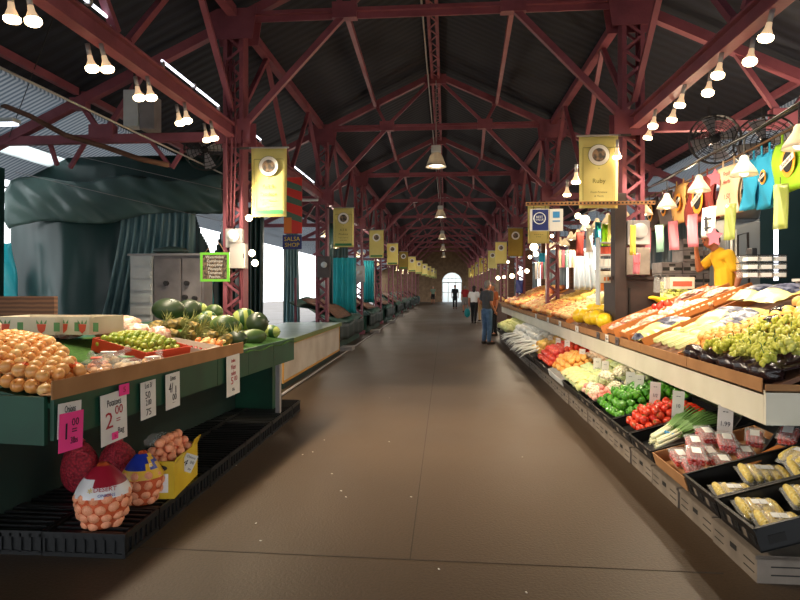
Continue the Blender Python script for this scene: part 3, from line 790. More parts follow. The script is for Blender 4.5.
lsign('price_sign', 'narrow white limes sign with a four for one dollar price', 165, 179, 373, 408, [('Limes', .2, 0, .36, 'ink', .5), ('4/', .38, -.15, .08, 'ink', .6), ('1', .3, .2, .0, 'ink'), ('00', .26, .1, -.2, 'ink', .7), ('__', .16, .05, -.28, 'ink', .7)], tilt=-.02)
lsign('price_sign', 'white sign with red hand lettering at the watermelon end of the stand', 226, 239, 355, 395, [('Seedless', .12, 0, .36, 'ink_red', .45), ('Water', .17, 0, .2, 'ink_red', .5), ('melon', .17, 0, .05, 'ink_red', .5), ('5', .26, -.1, -.14, 'ink_red'), ('00', .18, .18, -.1, 'ink_red', .8), ('ea.', .16, 0, -.34, 'ink', .7)], tilt=-.02)

# ---- black crates on the floor, left
def crate(nm, w, d, h, mk):
    t = thing(nm, 'c', 'crate')
    MB().box(0, 0, h-.03, w, d, .012).build('base_tray', mk, t)
    g = MB()
    for sy in (-1, 1):
        g.box(0, sy*(d/2-.006), h-.012, w, .012, .024); g.box(0, sy*(d/2-.006), .012, w, .012, .024)
        for i in range(9): g.box(-w/2+.01+(w-.02)*i/8, sy*(d/2-.006), h/2, .014, .012, h-.03)
        g.box(0, sy*(d/2-.014), h/2, w, .004, h*.7)
    for sx in (-1, 1):
        g.box(sx*(w/2-.006), 0, h-.012, .012, d-.026, .024); g.box(sx*(w/2-.006), 0, .012, .012, d-.026, .024)
        for i in range(7): g.box(sx*(w/2-.006), -d/2+.02+(d-.04)*i/6, h/2, .012, .014, h-.03)
        g.box(sx*(w/2-.014), 0, h/2, .004, d-.03, h*.7)
    g.build('lattice_side', mk, t)
    g = MB()
    for i in range(6): g.box(0, -d/2+d*(i+.5)/6, h-.014, w-.06, .02, .02)
    g.build('top_rib', mk, t)
    return t
cr = crate('plastic_crate', .5, .39, .14, 'black_plastic'); first = True
for k in range(10):
    for j in range(2):
        loc = (-1.83-.25-.51*j, 3.36+.4*k, 0)
        lab = 'upturned black plastic crate, %s in the %s row along the green stand' % (ORD[k], ('outer', 'inner')[j])
        if first: cr.location = loc; cr['label'] = lab; cr['group'] = 'black floor crates'; first = False
        else: dup(cr, loc, rv(-.015, .015), lab, 'black floor crates')
# ---- onion bags on the crates
def net_bag(label, loc, w, h, onion_mk, wrap_mk, wrapfn, rz=0, texts=()):
    t = thing('onion_bag', label, 'bag of onions', loc, rz=rz)
    R_ = w/2; H = h
    def rad(z): # profile
        q = z/H
        return R_*(.62+.38*sin(min(1, q/.45)*pi/2)) if q < .45 else R_*max(.18, (1-((q-.45)/.6)**1.7))
    rnd = random.Random(int(w*1000)+len(label)); c = 0; z = .03
    while z < H*.62:
        rr = rad(z)-.028; n = max(5, int(2*pi*rr/.062)); off = rnd.random()
        for i in range(n):
            a = 2*pi*(i+off)/n; o = inst(me_onion_net, 'onion', (cos(a)*rr, sin(a)*rr*.85, z+rnd.uniform(-.008, .008)), (rnd.uniform(-1, 1), rnd.uniform(-1, 1), a), rnd.uniform(.034, .041)); o.parent = t; c += 1
        z += .052
    g = MB(); g.lathe([(rad(H*i/14)*1.0-.004, H*i/14) for i in range(15)], 24, m=0)
    for i in range(len(g.v)): x, y, zz = g.v[i]; g.v[i] = (x, y*.86, zz)
    g.build('net', 'net_orange', t, smooth=True)
    g = MB(); zz0 = H*.52
    for i in range(7):
        pass
    g.lathe([(rad(zz0+(H*.96-zz0)*i/8)+.006, zz0+(H*.96-zz0)*i/8) for i in range(9)], 24, close=False)
    for i in range(len(g.v)): x, y, zz = g.v[i]; g.v[i] = (x, y*.88, zz)
    o = g.build('printed_wrap', wrap_mk, t, smooth=True)
    wrapfn(o, t, rad, H)
    g = MB(); g.tube([(0, 0, 0.02), (.015, -.02, -.004), (.02, -.035, .0)], [.012, .006, .004], 6); g.build('tail_tie', 'label_white', t)
    return t
g = MB(); g.ball((0,0,0), 1, 1, .9, 10); me_onion_net = g.mesh('onion', ['onion_net'], True)
dm('wrap_white', (226,222,220), .35, 0, c2=(210,206,206), scale=8)
dm('wrap_gold', (222,176,50), .35); dm('wrap_blue', (30,50,150), .35); dm('wrap_red', (150,24,44), .35)
dm('box_yellow', (222,190,40), .5, 0, c2=(206,170,30), scale=5)
def wrapA(o, t, rad, H):
    o.data.materials.append(M['wrap_red'])
    for p in o.data.polygons:
        c = p.center
        if c.z > H*.78 or (c.z > H*.68 and c.x > -.02): p.material_index = 1
    for s_, sz, x, z, mk in (('DESERT', .036, .035, H*.66, 'ink_red'), ('ONIONS', .024, .045, H*.575, 'wrap_blue'), ('*', .07, -.045, H*.62, 'box_yellow')):
        r = rad(z)*.88+.012; l = lettering(o, s_, sz, x, z, y=-sqrt(max(.0001, r*r-x*x*.8)), mk=mk); l.rotation_euler = (pi/2-.55, 0, x*3.2)
def wrapB(o, t, rad, H):
    o.data.materials.append(M['wrap_blue'])
    for p in o.data.polygons:
        c = p.center
        if c.z > H*.68 and c.x < .03 and c.y < .05 or (c.z > H*.7 and abs(c.x-.07) < .012): p.material_index = 1
    l = lettering(o, 'LITE', .035, .03, H*.76, y=-.075, mk='label_white'); l.rotation_euler = (pi/2-.6, 0, .2)
p = at(88, 531, Z=.14); net_bag('large net bag of onions with a white and red top, nearest on the black crates', (p.x+.03, p.y+.1, .14), .31, .37, 0, 'wrap_white', wrapA, .35)
p = at(130, 508, Z=.14); net_bag('net bag of onions with a blue and gold printed top beside the yellow box', (p.x+.03, p.y+.1, .14), .26, .34, 0, 'wrap_gold', wrapB, .4)
# red mesh bags behind
for i, (u, v, Y, w) in enumerate(((80, 448, 3.85, .24), (118, 447, 3.95, .26))):
    p = at(u, v, Y=Y); t = thing('red_mesh_bag', ('round red mesh bag behind the white-topped onion bag', 'red mesh bag behind the blue and gold onion bag')[i], 'bag', (p.x, p.y, .14))
    hh = p.z-.14
    g = MB(); g.ball((0,0,hh*.6), w*.52, w*.45, hh*.62, 18, fn=lambda x, y, z: (1+.05*sin(8*x)*cos(7*z+y*5))*(1-.12*z)); g.build('mesh_sack', 'red_onion_net', t, smooth=True)
    g = MB(); g.tube([(0, 0, hh*1.12), (-.02, 0, hh*1.12+w*.2), (-.04, .0, hh*1.12+w*.34)], [.04, .015, .035], 8); g.build('gathered_neck', 'red_onion_net', t, smooth=True)
# yellow box with onions
p = at(158, 492, Z=.14); bx_loc = Vector((p.x+.02, p.y+.12, .14))
t = thing('produce_carton', 'yellow cardboard carton holding bagged onions on the black crates', 'carton', bx_loc, rz=.12)
g = MB(); w, d, h = .24, .5, .25
for (cx, cy, sx, sy) in ((-w/2, 0, .006, d), (w/2, 0, .006, d), (0, -d/2, w, .006), (0, d/2, w, .006)): g.box(cx, cy, h/2, sx, sy, h)
g.box(0, 0, .005, w, d, .006); g.build('box_body', 'box_yellow', t)
g = MB(); g.box(w/2+.012, -d/2+.06, h-.0, .006, .14, .05, R=Matrix.Rotation(.4, 3, 'Y')); g.box(w/2+.012, d/2-.07, h+.02, .006, .15, .07, R=Matrix.Rotation(.4, 3, 'Y')); g.build('flap', 'box_yellow', t)
MB().box(0, -d/2-.004, h*.42, w*.7, .003, h*.5).build('printed_panel', 'label_white', t)
g = MB(); g.ball((w*.12, -d/2-.006, h*.82), .05, .004, .02, 12); g.build('printed_emblem', 'brown_dark', t)
heap(me_onion_net, 'pink_onion', 'onion', 'pinkish onion heaped in the yellow carton', 'onions in the yellow carton', -.11, .11, -.23, .23, .033,
     lambda x, y: .14+h-.05, 3, conv=lambda x, y, z: (bx_loc.x+x, bx_loc.y+y, z), crown=.03)
crumple('plastic_bag', .2, .2, .1, 'clear', (bx_loc.x-.12, bx_loc.y+.1, .14+h-.0), 'clear plastic bag trailing off the back of the yellow carton', seed=9)
p = at(190, 462, Y=bx_loc.y+.0); 
card('price_sign', 'white tag reading onions four dollars, clipped to the yellow carton', .085, .125, [('Onions', .026, 0, .042, 'ink', .8), ('4', .06, -.02, -.005, 'ink'), ('00', .03, .02, .008, 'ink'), ('3lb', .02, .02, -.04, 'ink')],
     (p.x, p.y-.02, p.z), rz=.45, tilt=.42, cat='price sign')

# ---- white fronted counter further on
c0 = at(281, 389, Z=0); c1 = at(340, 354, Z=0)
cx_ = (c0.x+c1.x)/2; L2 = c1.y-c0.y
t = thing('market_counter', 'low counter with a white front panel and pale green top behind the first left stand', 'counter', (cx_, c0.y, 0))
MB().box(-.01, L2/2, .36, .03, L2-.06, .56).build('front_panel', 'white_board', t)
g = MB(); g.box(.006, L2/2, .1, .02, L2, .035); g.box(.006, .02, .37, .02, .035, .54); g.box(.006, L2-.02, .37, .02, .035, .54); g.box(.006, L2/2, .655, .02, L2, .035)
g.build('orange_trim', 'orange_trim', t)
MB().box(-.62, L2/2, .72, 1.3, L2+.1, .035).build('counter_top', 'cream_top', t)
MB().box(.045, L2/2, .70, .02, L2+.1, .075).build('top_edge', 'olive_edge', t)
MB().box(-.64, L2/2, .35, 1.18, L2-.04, .68).build('carcass', 'green_paint', t)
MB().box(.0, L2/2, .04, .04, L2, .08).build('kick_board', 'green_dark', t)
q0 = at(275, 399, Z=.02); q1 = at(398, 318, Z=.02)
tag(MB().tube([(q0.x, q0.y, .02), (q1.x-.05, q1.y, .02)], .018, 6).build('floor_conduit', 'galv', smooth=True), 'pale conduit pipe running along the floor below the white counter', 'pipe')

# ---- row of green folded canopy stalls on the left, receding
def green_stall(i, y, ln):
    side = cx_-.15
    t = thing('covered_stall', ORD[i]+' empty dark green stall with a sloping covered top on the left side', 'market stand', (side, y, 0), group='covered green stalls')
    MB().box(-.6, ln/2, .3, 1.05, ln*.9, .6).build('base', 'green_paint', t)
    g = MB(); g.sheet(lambda a, b: (.05-1.25*a, ln*b, .62+.62*a+.05*sin(b*9+a*4+i)+.03*sin(a*13)), 10, 14)
    g.build('cloth_cover', 'green_cloth', t, smooth=True, solid=.01)
    g = MB(); g.sheet(lambda a, b: (-.1-.9*a, ln*(.15+.5*b)+.12*sin(a*6), .72+.62*(a*.9+.05)+.05*sin(a*5+i)), 8, 6)
    g.build('wooden_flap', 'wood', t, smooth=True, solid=.015)
    g = MB(); g.sheet(lambda a, b: (.055+.02*sin(b*30), ln*b, .22+.42*a+.03*sin(b*14+i)), 4, 20)
    g.build('front_drape', 'green_dark', t, smooth=True, solid=.006)
    for yy in (.2, ln-.2): MB().box(-1.05, yy, .9, .05, .05, 1.8).build('post', 'red_steel', t)
    if i < 4: MB().box(.2, ln*.1, .05, .3, .5, .1).build('timber_block', 'galv', t)
    return t
y = c1.y+.4
for i in range(8):
    ln = 4.4; green_stall(i, y, ln); y += 5.7
# scraps of orange-red netting among the onions
for i, (x, y) in enumerate(((-.3, .12), (-.55, .3), (-.15, .3), (-.8, .35), (-.45, .05), (-.62, .55))):
    g = MB(); g.sheet(lambda a, b: (-.06+.12*a, -.05+.1*b, .02*sin(a*7+i)*cos(b*6)), 8, 8)
    tag(g.build('netting_scrap', 'net_orange', smooth=True, solid=.002, loc=lw(x, y, lsurf(x)+.125+.02*(i % 2)), rot=(rv(-.3, .3), -.15, rv(0, 3))), 'torn scrap of orange-red netting lying on the heaped yellow onions', 'netting', 'netting scraps')
# ============================================================ LEFT BACKGROUND
def tarp_thing(nm, mk, fn, nu, nv, label, solid=.006, skip=None, cat='tarpaulin', loc=(0,0,0)):
    g = MB(); g.sheet(fn, nu, nv, skip=skip); o = g.build(nm, mk, smooth=True, solid=solid, loc=loc); return tag(o, label, cat)
PX0 = at(12, 288, Y=9.25).x; PX1 = at(233, 288, Y=9.25).x; W = PX1-PX0
# lower curtain: dull left half with loose folds, bright folded right half
zc = 2.55
tarp_thing('tarp_curtain', 'tarp', lambda i, j: (PX0-.16+(W*.5+.19)*i+.06*(1-j)*sin(i*3), 9.32+.08*sin(i*7+j*2)+.03*sin(i*19+j*5)*(1-j)+.02*sin(j*9+i*4), (zc+.3)*j), 60, 12,
           'dark green tarpaulin hanging in the left half of the partition')
tarp_thing('tarp_curtain', 'tarp_folds', lambda i, j: (PX0+W*.5+W*.33*i-(.7*(1-j)**1.6)*(1-i), 9.24+(.05+.04*(1-j))*sin(i*70+2*sin(j*3)), (zc+.42)*j+.04*sin(i*50)*(j > .9)), 110, 14,
           'pleated blue-green tarpaulin curtain behind the metal cabinet')
nx0 = at(192, 288, Y=9.32).x; nx1 = at(224, 288, Y=9.32).x
def notch(i, j):
    x = PX0+W*.80+W*.2*i; z = 3.25*j
    u = 400 + F*tan(math.atan(x/9.32)+YAW)
    v = HZ-(z-CAMH)*F/9.5
    if not (212 < v < 254): return False
    f = (v-212)/42; return 194+16*f < u < 223-9*f
tarp_thing('tarp_curtain', 'tarp', lambda i, j: (PX0+W*.80+W*.2*i, 9.34+.03*sin(i*22), 3.25*j), 36, 70, 'tarpaulin with a bright triangular gap beside the column', skip=notch)
# dark lintel behind the top, and the swagged plastic sheet in front of it
tarp_thing('tarp_curtain', 'tarp', lambda i, j: (PX0+W*i, 9.45+.02*sin(i*9), 2.85+.95*j), 30, 6, 'dark green tarpaulin closing the top of the partition')
def swag(i, j):
    sag = .16*sin(i*pi*2.1)**2+.18*(1 if i < .1 else 0)*(1-i/.1)
    bot = 2.48+.1*min(1, i*5)+.2*i*i+.05*sin(i*11)+.05
    top = 3.36+.05*sin(i*14)
    z = bot+(top-bot)*j
    return (PX0+.05+W*.96*i, 9.12-.10*sin(j*pi)-.05*sin(i*23+j*5)*(1-j)-.03*sin(i*50+j*11), z)
tarp_thing('tarp_swag', 'tarp_light', swag, 70, 14, 'pale translucent plastic sheet swagged across the top of the dark partition')
tag(MB().tube([(PX0-.1, 9.18, 3.25), (PX1, 9.18, 3.22)], .02, 6).build('support_rail', 'dark_steel', smooth=True), 'thin dark rail carrying the tarpaulins', 'rail')
# teal edge sheet glowing at the left of partition
tarp_thing('tarp_strip', 'tarp_cyan', lambda i, j: (PX0-.06+.40*i*(1-.55*j), 9.10+.03*sin(j*12+i*6), .6+1.7*j), 8, 16, 'bright teal plastic strip at the far left edge of the partition')
# wires
def wire(u0, v0, Ya, u1, v1, Yb, r, mk, label, nm='cable', sag=0, cat='cable'):
    a = at(u0, v0, Y=Ya); b_ = at(u1, v1, Y=Yb)
    pts = [a.lerp(b_, i/10)-Vector((0,0,sag*sin(pi*i/10))) for i in range(11)]
    return tag(MB().tube(pts, r, 6).build(nm, mk, smooth=True), label, cat)
wire(-20, 58, 4.4, 225, 175, 9.0, .012, 'galv', 'long bright steel pipe slanting across the upper left', 'steel_pipe', cat='pipe')
wire(15, 172, 8.8, 225, 222, 9.0, .005, 'galv', 'thin pale wire slanting over the dark partition')
wire(60, 152, 8.8, 225, 190, 9.0, .005, 'galv', 'thin pale wire above the swagged sheet')
wire(8, 140, 7.9, 60, 0, 6.2, .006, 'dark_steel', 'dark wire hanging on the left of the stand lights') 
a = [at(u, v, Y=7.4) for u, v in ((-15, 98), (30, 116), (65, 135), (105, 147), (140, 159), (168, 165))]
tag(MB().tube(a, .035, 8).build('bent_pipe', 'wood', smooth=True), 'brown bent pipe sagging under the left side truss', 'pipe')
for j, (ua, va, ub, vb) in enumerate(((50, 143, 57, 165), (85, 143, 70, 168), (150, 140, 170, 166), (183, 150, 172, 168))):
    p, q = at(ua, va, Y=7.95), at(ub, vb, Y=7.95)
    tag(MB().bar(p, q, .05, .05).build('hanger_bar', 'red_steel'), '%s short red hanger bar below the left side truss' % ('leftmost', 'second from left', 'third from left', 'rightmost')[j], 'bar', 'hanger bars')
# fluorescent fixture far left
p0 = at(-10, 124, Y=6.6); t = thing('fluorescent_or_glow_strip', 'short bright fluorescent fitting at the far left edge under the light roof', 'light', p0)
MB().box(.1, 0, .03, .5, .14, .05).build('housing', 'white_metal', t, bevel=.01)
for d in (-.03, .03): MB().cyl((-.1, d, -.01), (.34, d, -.01), .014, n=8).build('glass_tube', 'tube', t, smooth=True)
# hanging speaker boxes
for i, (u0, u1, v0, v1, mk) in enumerate(((127, 142, 92, 128, 'white_metal'), (143, 158, 98, 131, 'grey_board'))):
    a = at(u0, v0, Y=7.6); b_ = at(u1, v1, Y=7.6); t = thing('speaker_box', ('white', 'grey')[i]+' speaker box hung under the left truss', 'speaker', ((a.x+b_.x)/2, 7.6, b_.z))
    hh = a.z-b_.z
    MB().box(0, 0, hh/2, b_.x-a.x, .2, hh).build('box_body', mk, t, bevel=.01)
    MB().box(0, 0, hh+.18, .02, .02, .36).build('hanger', 'dark_steel', t)
# fans
def fan(label, loc, r, rz=0):
    t = thing('wall_fan', label, 'fan', loc, rz=rz)
    g = MB()
    for s in (-1, 1):
        for q in (1.0, .82, .64, .46, .28):
            n = 24; pts = [(r*q*cos(2*pi*i/n), s*.05*(1.3-q), r*q*sin(2*pi*i/n)) for i in range(n+1)]
            g.tube(pts, .005 if q < 1 else .01, 5)
        for i in range(16): a_ = 2*pi*i/16; g.bar((r*.1*cos(a_), s*.06, r*.1*sin(a_)), (r*cos(a_), s*.015, r*sin(a_)), .005, .005)
    g.build('wire_guard', 'dark_steel', t)
    g = MB()
    for i in range(4):
        a_ = 2*pi*i/4+.3; c_, s_ = cos(a_), sin(a_)
        g.add([(r*(.12*c_-.08*s_), -.02, r*(.12*s_+.08*c_)), (r*(.12*c_+.08*s_), .02, r*(.12*s_-.08*c_)), (r*(.88*c_+.3*s_), .025, r*(.88*s_-.3*c_)), (r*(.9*c_-.28*s_), -.025, r*(.9*s_+.28*c_))], [(0,1,2,3)])
    g.build('blade', 'galv', t, solid=.006)
    g = MB(); g.cyl((0,-.04,0), (0,.16,0), r*.17, r*.14, n=14); g.build('motor_hub', 'dark_steel', t, smooth=True)
    g = MB(); g.bar((0, .14, 0), (0, .2, r+.15), .03, .03); g.build('bracket', 'dark_steel', t)
    return t
p = at(205, 150, Y=8.3); fan('round caged fan high beside the nearest left column', p, .30, .2)
p = at(715, 139, Y=7.4); fan('round caged fan under the right truss, the left of the two', p, .30, -.1)
p = at(765, 143, Y=7.2); fan('round caged fan under the right truss, partly behind the totes', p, .33, -.4)
# cabinet
a = at(131, 312, Y=8.1); b_ = at(203, 312, Y=8.1)
t = thing('metal_cabinet', 'white and grey cabinet with panelled doors standing against the tarpaulins', 'cabinet', (a.x, 8.1, 0))
W1 = at(153, 300, Y=8.1).x-a.x; W2 = b_.x-a.x; HC = 2.02
MB().box(W2/2, .18, HC/2, W2, .32, HC).build('cabinet_body', 'grey_board', t)
g = MB(); g.box(W1/2, -.0, HC/2, W1, .04, HC)
for i in range(11): g.box(W1/2, -.035, .15+i*(HC-.25)/10, W1*.9, .03, .1)
g.build('ribbed_panel', 'white_metal', t)
for i, (x0, x1) in enumerate(((W1+.02, W1+.58*(W2-W1)-.01), (W1+.58*(W2-W1)+.01, W2-.02))):
    dr_ = MB().box((x0+x1)/2, .0, HC/2, x1-x0, .04, HC-.08).build('door', 'grey_board', t, bevel=.008)
    for x, z in (((W1+.22, 1.62), (W1+.5, 1.42)) if i == 0 else ((x0+.08, 1.62), (x0+.2, 1.4))):
        g = MB(); g.cyl((x, -.02, z), (x, -.07, z), .035, n=12); g.build('latch', 'dark_steel', dr_)
MB().box(W2/2, .16, HC+.015, W2+.06, .42, .03).build('cabinet_top', 'galv', t)
crumple('plastic_bag', .5, .35, .12, 'tarp_light', (a.x+.45, 8.4, HC+.03), 'crumpled grey sheet lying on top of the cabinet', seed=5)
# column fittings: meter, grey box, bulbs
p = at(234, 236, Y=7.66); t = thing('electric_meter', 'round glass-fronted electric meter on the nearest left column', 'meter', p)
MB().box(0, .03, -.03, .24, .08, .26).build('meter_base', 'galv', t, bevel=.01)
g = MB(); g.cyl((0,0,0), (0,-.07,0), .085, .08, 18); dome_ = g.build('glass_dome', 'meter_glass', t, smooth=True)
g = MB(); g.cyl((0,-.071,0), (0,-.074,0), .04, n=14); g.build('dial', 'label_white', dome_)
p = at(238, 256, Y=7.66); t = thing('junction_box', 'grey electrical junction box below the round meter', 'electrical box', p)
MB().box(0, .03, 0, .22, .12, .34).build('box_body', 'galv', t, bevel=.008); MB().box(.09, -.035, 0, .01, .01, .06).build('latch', 'dark_steel', t)
for j, du in enumerate((-6, -2, 2, 10)):
    a = at(232+du, 60 if j < 3 else 130, Y=7.72); b_ = at(232+du*.8, 226 if j < 3 else 300, Y=7.72)
    tag(MB().tube([a, a.lerp(b_, .5)+Vector((.03*sin(j), 0, 0)), b_], .013, 6).build('cable_conduit', 'red_steel', smooth=True), '%s red painted cable running down the nearest left column' % ('leftmost', 'second', 'third', 'rightmost')[j], 'cable', 'column cables')
for j, (u, v) in enumerate(((249, 218), (252, 253), (255, 263))):
    p = at(u, v, Y=7.5); t = thing('light_bulb', ('topmost', 'middle', 'lowest')[j]+' bare glowing bulb on the nearest left column', 'bulb', p, group='column bulbs')
    MB().ball((0,0,0), .045, n=12).build('bulb', 'bulb', t, smooth=True); MB().cyl((-.0,.03,.0), (-.03,.12,.02), .02, n=8).build('socket', 'galv', t)
    point((p.x+.02, p.y-.09, p.z), 9)
# chalkboard
p = at(215, 267, Y=7.1); a = at(201, 253, Y=7.1); b_ = at(230, 282, Y=7.1); w, h = b_.x-a.x, a.z-b_.z
t = thing('chalkboard_sign', 'handwritten board in a bright green frame hanging left of the column', 'sign', p)
MB().box(0, 0, 0, w-.04, .01, h-.04).build('board', 'blackboard', t)
g = MB(); g.box(-w/2+.015, 0, 0, .03, .02, h); g.box(w/2-.015, 0, 0, .03, .02, h); g.box(0, 0, h/2-.015, w-.06, .02, .03); g.box(0, 0, -h/2+.015, w-.06, .02, .03); g.build('frame', 'lime_frame', t)
for i, s_ in enumerate(('Watermelon', 'Cantaloupe', 'Honeydew', 'Pineapple', 'Tomatoes', 'Peaches')): lettering(t, s_, .05, 0, h*(.34-.135*i), -.008, 'paper', .9)
g = MB(); g.tube([(-w*.35, 0, h/2), (0, .05, h/2+.17), (w*.35, 0, h/2)], .004, 5); g.build('hanging_cord', 'rope', t)
tarp_thing('tarp_strip', 'tarp_cyan', lambda i, j: (at(204, 0, Y=8.9).x+.15*i, 8.9+.03*sin(j*9+i*5), 1.15+.55*j), 5, 8, 'small bright blue plastic strip below the green framed board')
# drapes in the bright left openings
def drape(u0, u1, Y, z0, z1, mk, label, taper=.0):
    a = at(u0, 0, Y=Y).x; b_ = at(u1, 0, Y=Y).x
    return tarp_thing('tarp_curtain', mk, lambda i, j: ((a+(b_-a)*(.5+(i-.5)*(1-taper*(j)))), Y+.06*sin(i*26), z0+(z1-z0)*j), 30, 10, label)
drape(284, 300, 17.5, .0, 3.5, 'tarp_folds', 'teal tarpaulin tied back between the two bright openings', .3)
drape(244, 262, 13.6, .0, 3.5, 'tarp', 'dark blue-green tarpaulin right of the nearest left column', -.2)
drape(333, 356, 17, .8, 2.45, 'tarp_cyan', 'sunlit cyan tarpaulin behind the second left column')
drape(364, 374, 22, 1.0, 2.6, 'tarp_cyan', 'cyan tarpaulin further along the left side')
drape(327, 333, 16.2, 0, 3.4, 'tarp', 'dark tarpaulin post wrap beside the second left column')
drape(320, 348, 24, 2.6, 3.6, 'tarp', 'dark tarpaulin valance behind the second banner')
# ductlike white pipes behind
wire(302, 200, 11.5, 318, 200, 11.5, .03, 'white_metal', 'short white pipe behind the second left banner', 'steel_pipe', cat='pipe')
# red / navy sign
p = at(293, 203, Y=9.6); a = at(284, 177, Y=9.6); b_ = at(302, 250, Y=9.6)
t = thing('vertical_sign', 'tall red, green and orange painted sign behind the first left banner', 'sign', (p.x, 9.6, b_.z+.28)); w = b_.x-a.x; H_ = .95
MB().box(0, 0, H_/2, w, .02, H_).build('panel', 'sign_red', t)
g = MB()
for z in (.28, .55, .8): g.add([(-w/2, -.013, z), (w/2, -.013, z-.1), (w/2, -.013, z), (-w/2, -.013, z+.12)], [(0,1,2,3)])
g.build('painted_band', 'sign_green', t)
MB().box(-w*.28, -.014, .14, w*.42, .006, .26).build('painted_patch', 'sign_orange', t)
t = thing('hanging_sign', 'navy sign with yellow lettering below the tall red sign', 'sign', (p.x, 9.55, b_.z+.0))
MB().box(0, 0, .13, w*1.05, .02, .24).build('panel', 'navy', t); lettering(t, 'SALSA', .1, 0, .18, -.013, 'box_yellow'); lettering(t, 'SHOP', .1, 0, .08, -.013, 'box_yellow')
# boxes on second/third columns
for i, (u, v, Y, w, h, mk) in enumerate(((324, 267, 13.4, .3, .5, 'box_grey'), (359, 274, 19.1, .38, .55, 'galv'))):
    p = at(u, v, Y=Y); t = thing('junction_box', ('dark', 'pale grey')[i]+' electrical box on the %s left column' % ('second', 'third')[i], 'electrical box', p)
    MB().box(0, 0, 0, w, .12, h).build('box_body', mk, t, bevel=.01)
    g = MB(); g.cyl((.02,-.06,.05), (.02,-.11,.05), .07, n=14); g.build('meter_glass', 'meter_glass', t, smooth=True)

# ============================================================ BANNERS
def banner(i, side, X, Y, mk, w=.48, h=.92, ztop=3.47, lines=(), near=False, lab=None):
    t = thing('market_banner', lab, 'banner', (X, Y, ztop), group='yellow banners')
    Y -= .22; t.location.y = Y
    g = MB(); g.sheet(lambda a, b: (-w/2+w*a, .012*sin(a*5+b*4+i), -h+h*b), 8, 12); cl_ = g.build('cloth', mk, t, smooth=True, solid=.004)
    MB().cyl((-w/2-.03 if side < 0 else -w/2-.03, 0, .0), (w/2+.03, 0, 0), .014, n=8).build('banner_rod', 'galv', t)
    s = side
    MB().bar((s*w/2, 0, 0), (s*(w/2+.16), 0, .0), .025, .025).build('bracket', 'dark_steel', t)
    MB().box(0, -.022, -h+.06, w*.82, .004, .055).build('printed_stripe', 'banner_green' if side < 0 else mk, cl_)
    g = MB(); g.cyl((0,-.018,-.25), (0,-.024,-.25), .13, n=24); g.build('medallion', 'medal_white', cl_)
    g = MB(); g.cyl((0,-.0245,-.25), (0,-.028,-.25), .085, n=20); g.build('portrait', 'medal_dark', cl_)
    if near:
        g = MB()
        for x in (-w*.41, w*.41): g.box(x, -.021, -h*.53, .005, .003, h*.72)
        g.box(0, -.021, -h*.17, w*.82, .003, .005); g.box(0, -.021, -h*.17, w*.82, .003, .004)
        n = 24; g.tube([(.134*cos(2*pi*k/n), -.023, -.25+.134*sin(2*pi*k/n)) for k in range(n+1)], .003, 4)
        g.build('printed_border', 'ink_olive', cl_)
        for s_, sz, z in lines: lettering(cl_, s_, sz, 0, z, -.022, 'ink_olive')
    return t
lm = ['banner_yellow', 'banner_yellow', 'banner_yellow', 'banner_bright', 'banner_gold', 'banner_bright', 'banner_bright', 'banner_yellow', 'banner_bright', 'banner_yellow', 'banner_yellow', 'banner_yellow']
lx = [(269, 7.75), (343.5, 13.5), (376.5, 19.2), (392.5, 24.9), (403.5, 30.6), (412, 35.5), (419, 40.5), (424.5, 46), (428.5, 51), (432, 56), (434.5, 61)]
for i, (u, Y) in enumerate(lx):
    banner(i, -1, at(u, 0, Y=Y-.22).x, Y, lm[i], ztop=3.42 if i < 2 else 3.47, near=i < 2, lines=(('*', .05, -.42), ('A E B', .07, -.52), ('Produce', .065, -.62), ('Fruits - Vegetables', .03, -.70), ('at the market', .03, -.76), ('*', .04, -.81)),
           lab=ORD[i]+' yellow banner with a round portrait on the left side of the aisle')
rx = [(598.5, 7.7), (538.5, 13.5), (515.5, 19.2), (501, 24.9), (492.5, 30.6), (483, 38), (478, 44), (474, 50), (471, 57)]
rm = ['banner_yellow', 'banner_yellow', 'banner_gold', 'banner_bright', 'banner_yellow', 'banner_bright', 'banner_yellow', 'banner_bright', 'banner_bright']
for i, (u, Y) in enumerate(rx):
    banner(i+3, 1, at(u, 0, Y=Y-.22).x, Y, rm[i], ztop=3.48 if i < 2 else 3.5, near=i < 2, lines=(('*', .05, -.43), ('Ruby', .08, -.58), ('Fresh Produce', .035, -.72), ('& Plants', .035, -.77), ('*', .04, -.84)),
           lab=ORD[i]+' yellow banner with a round portrait on the right side of the aisle')
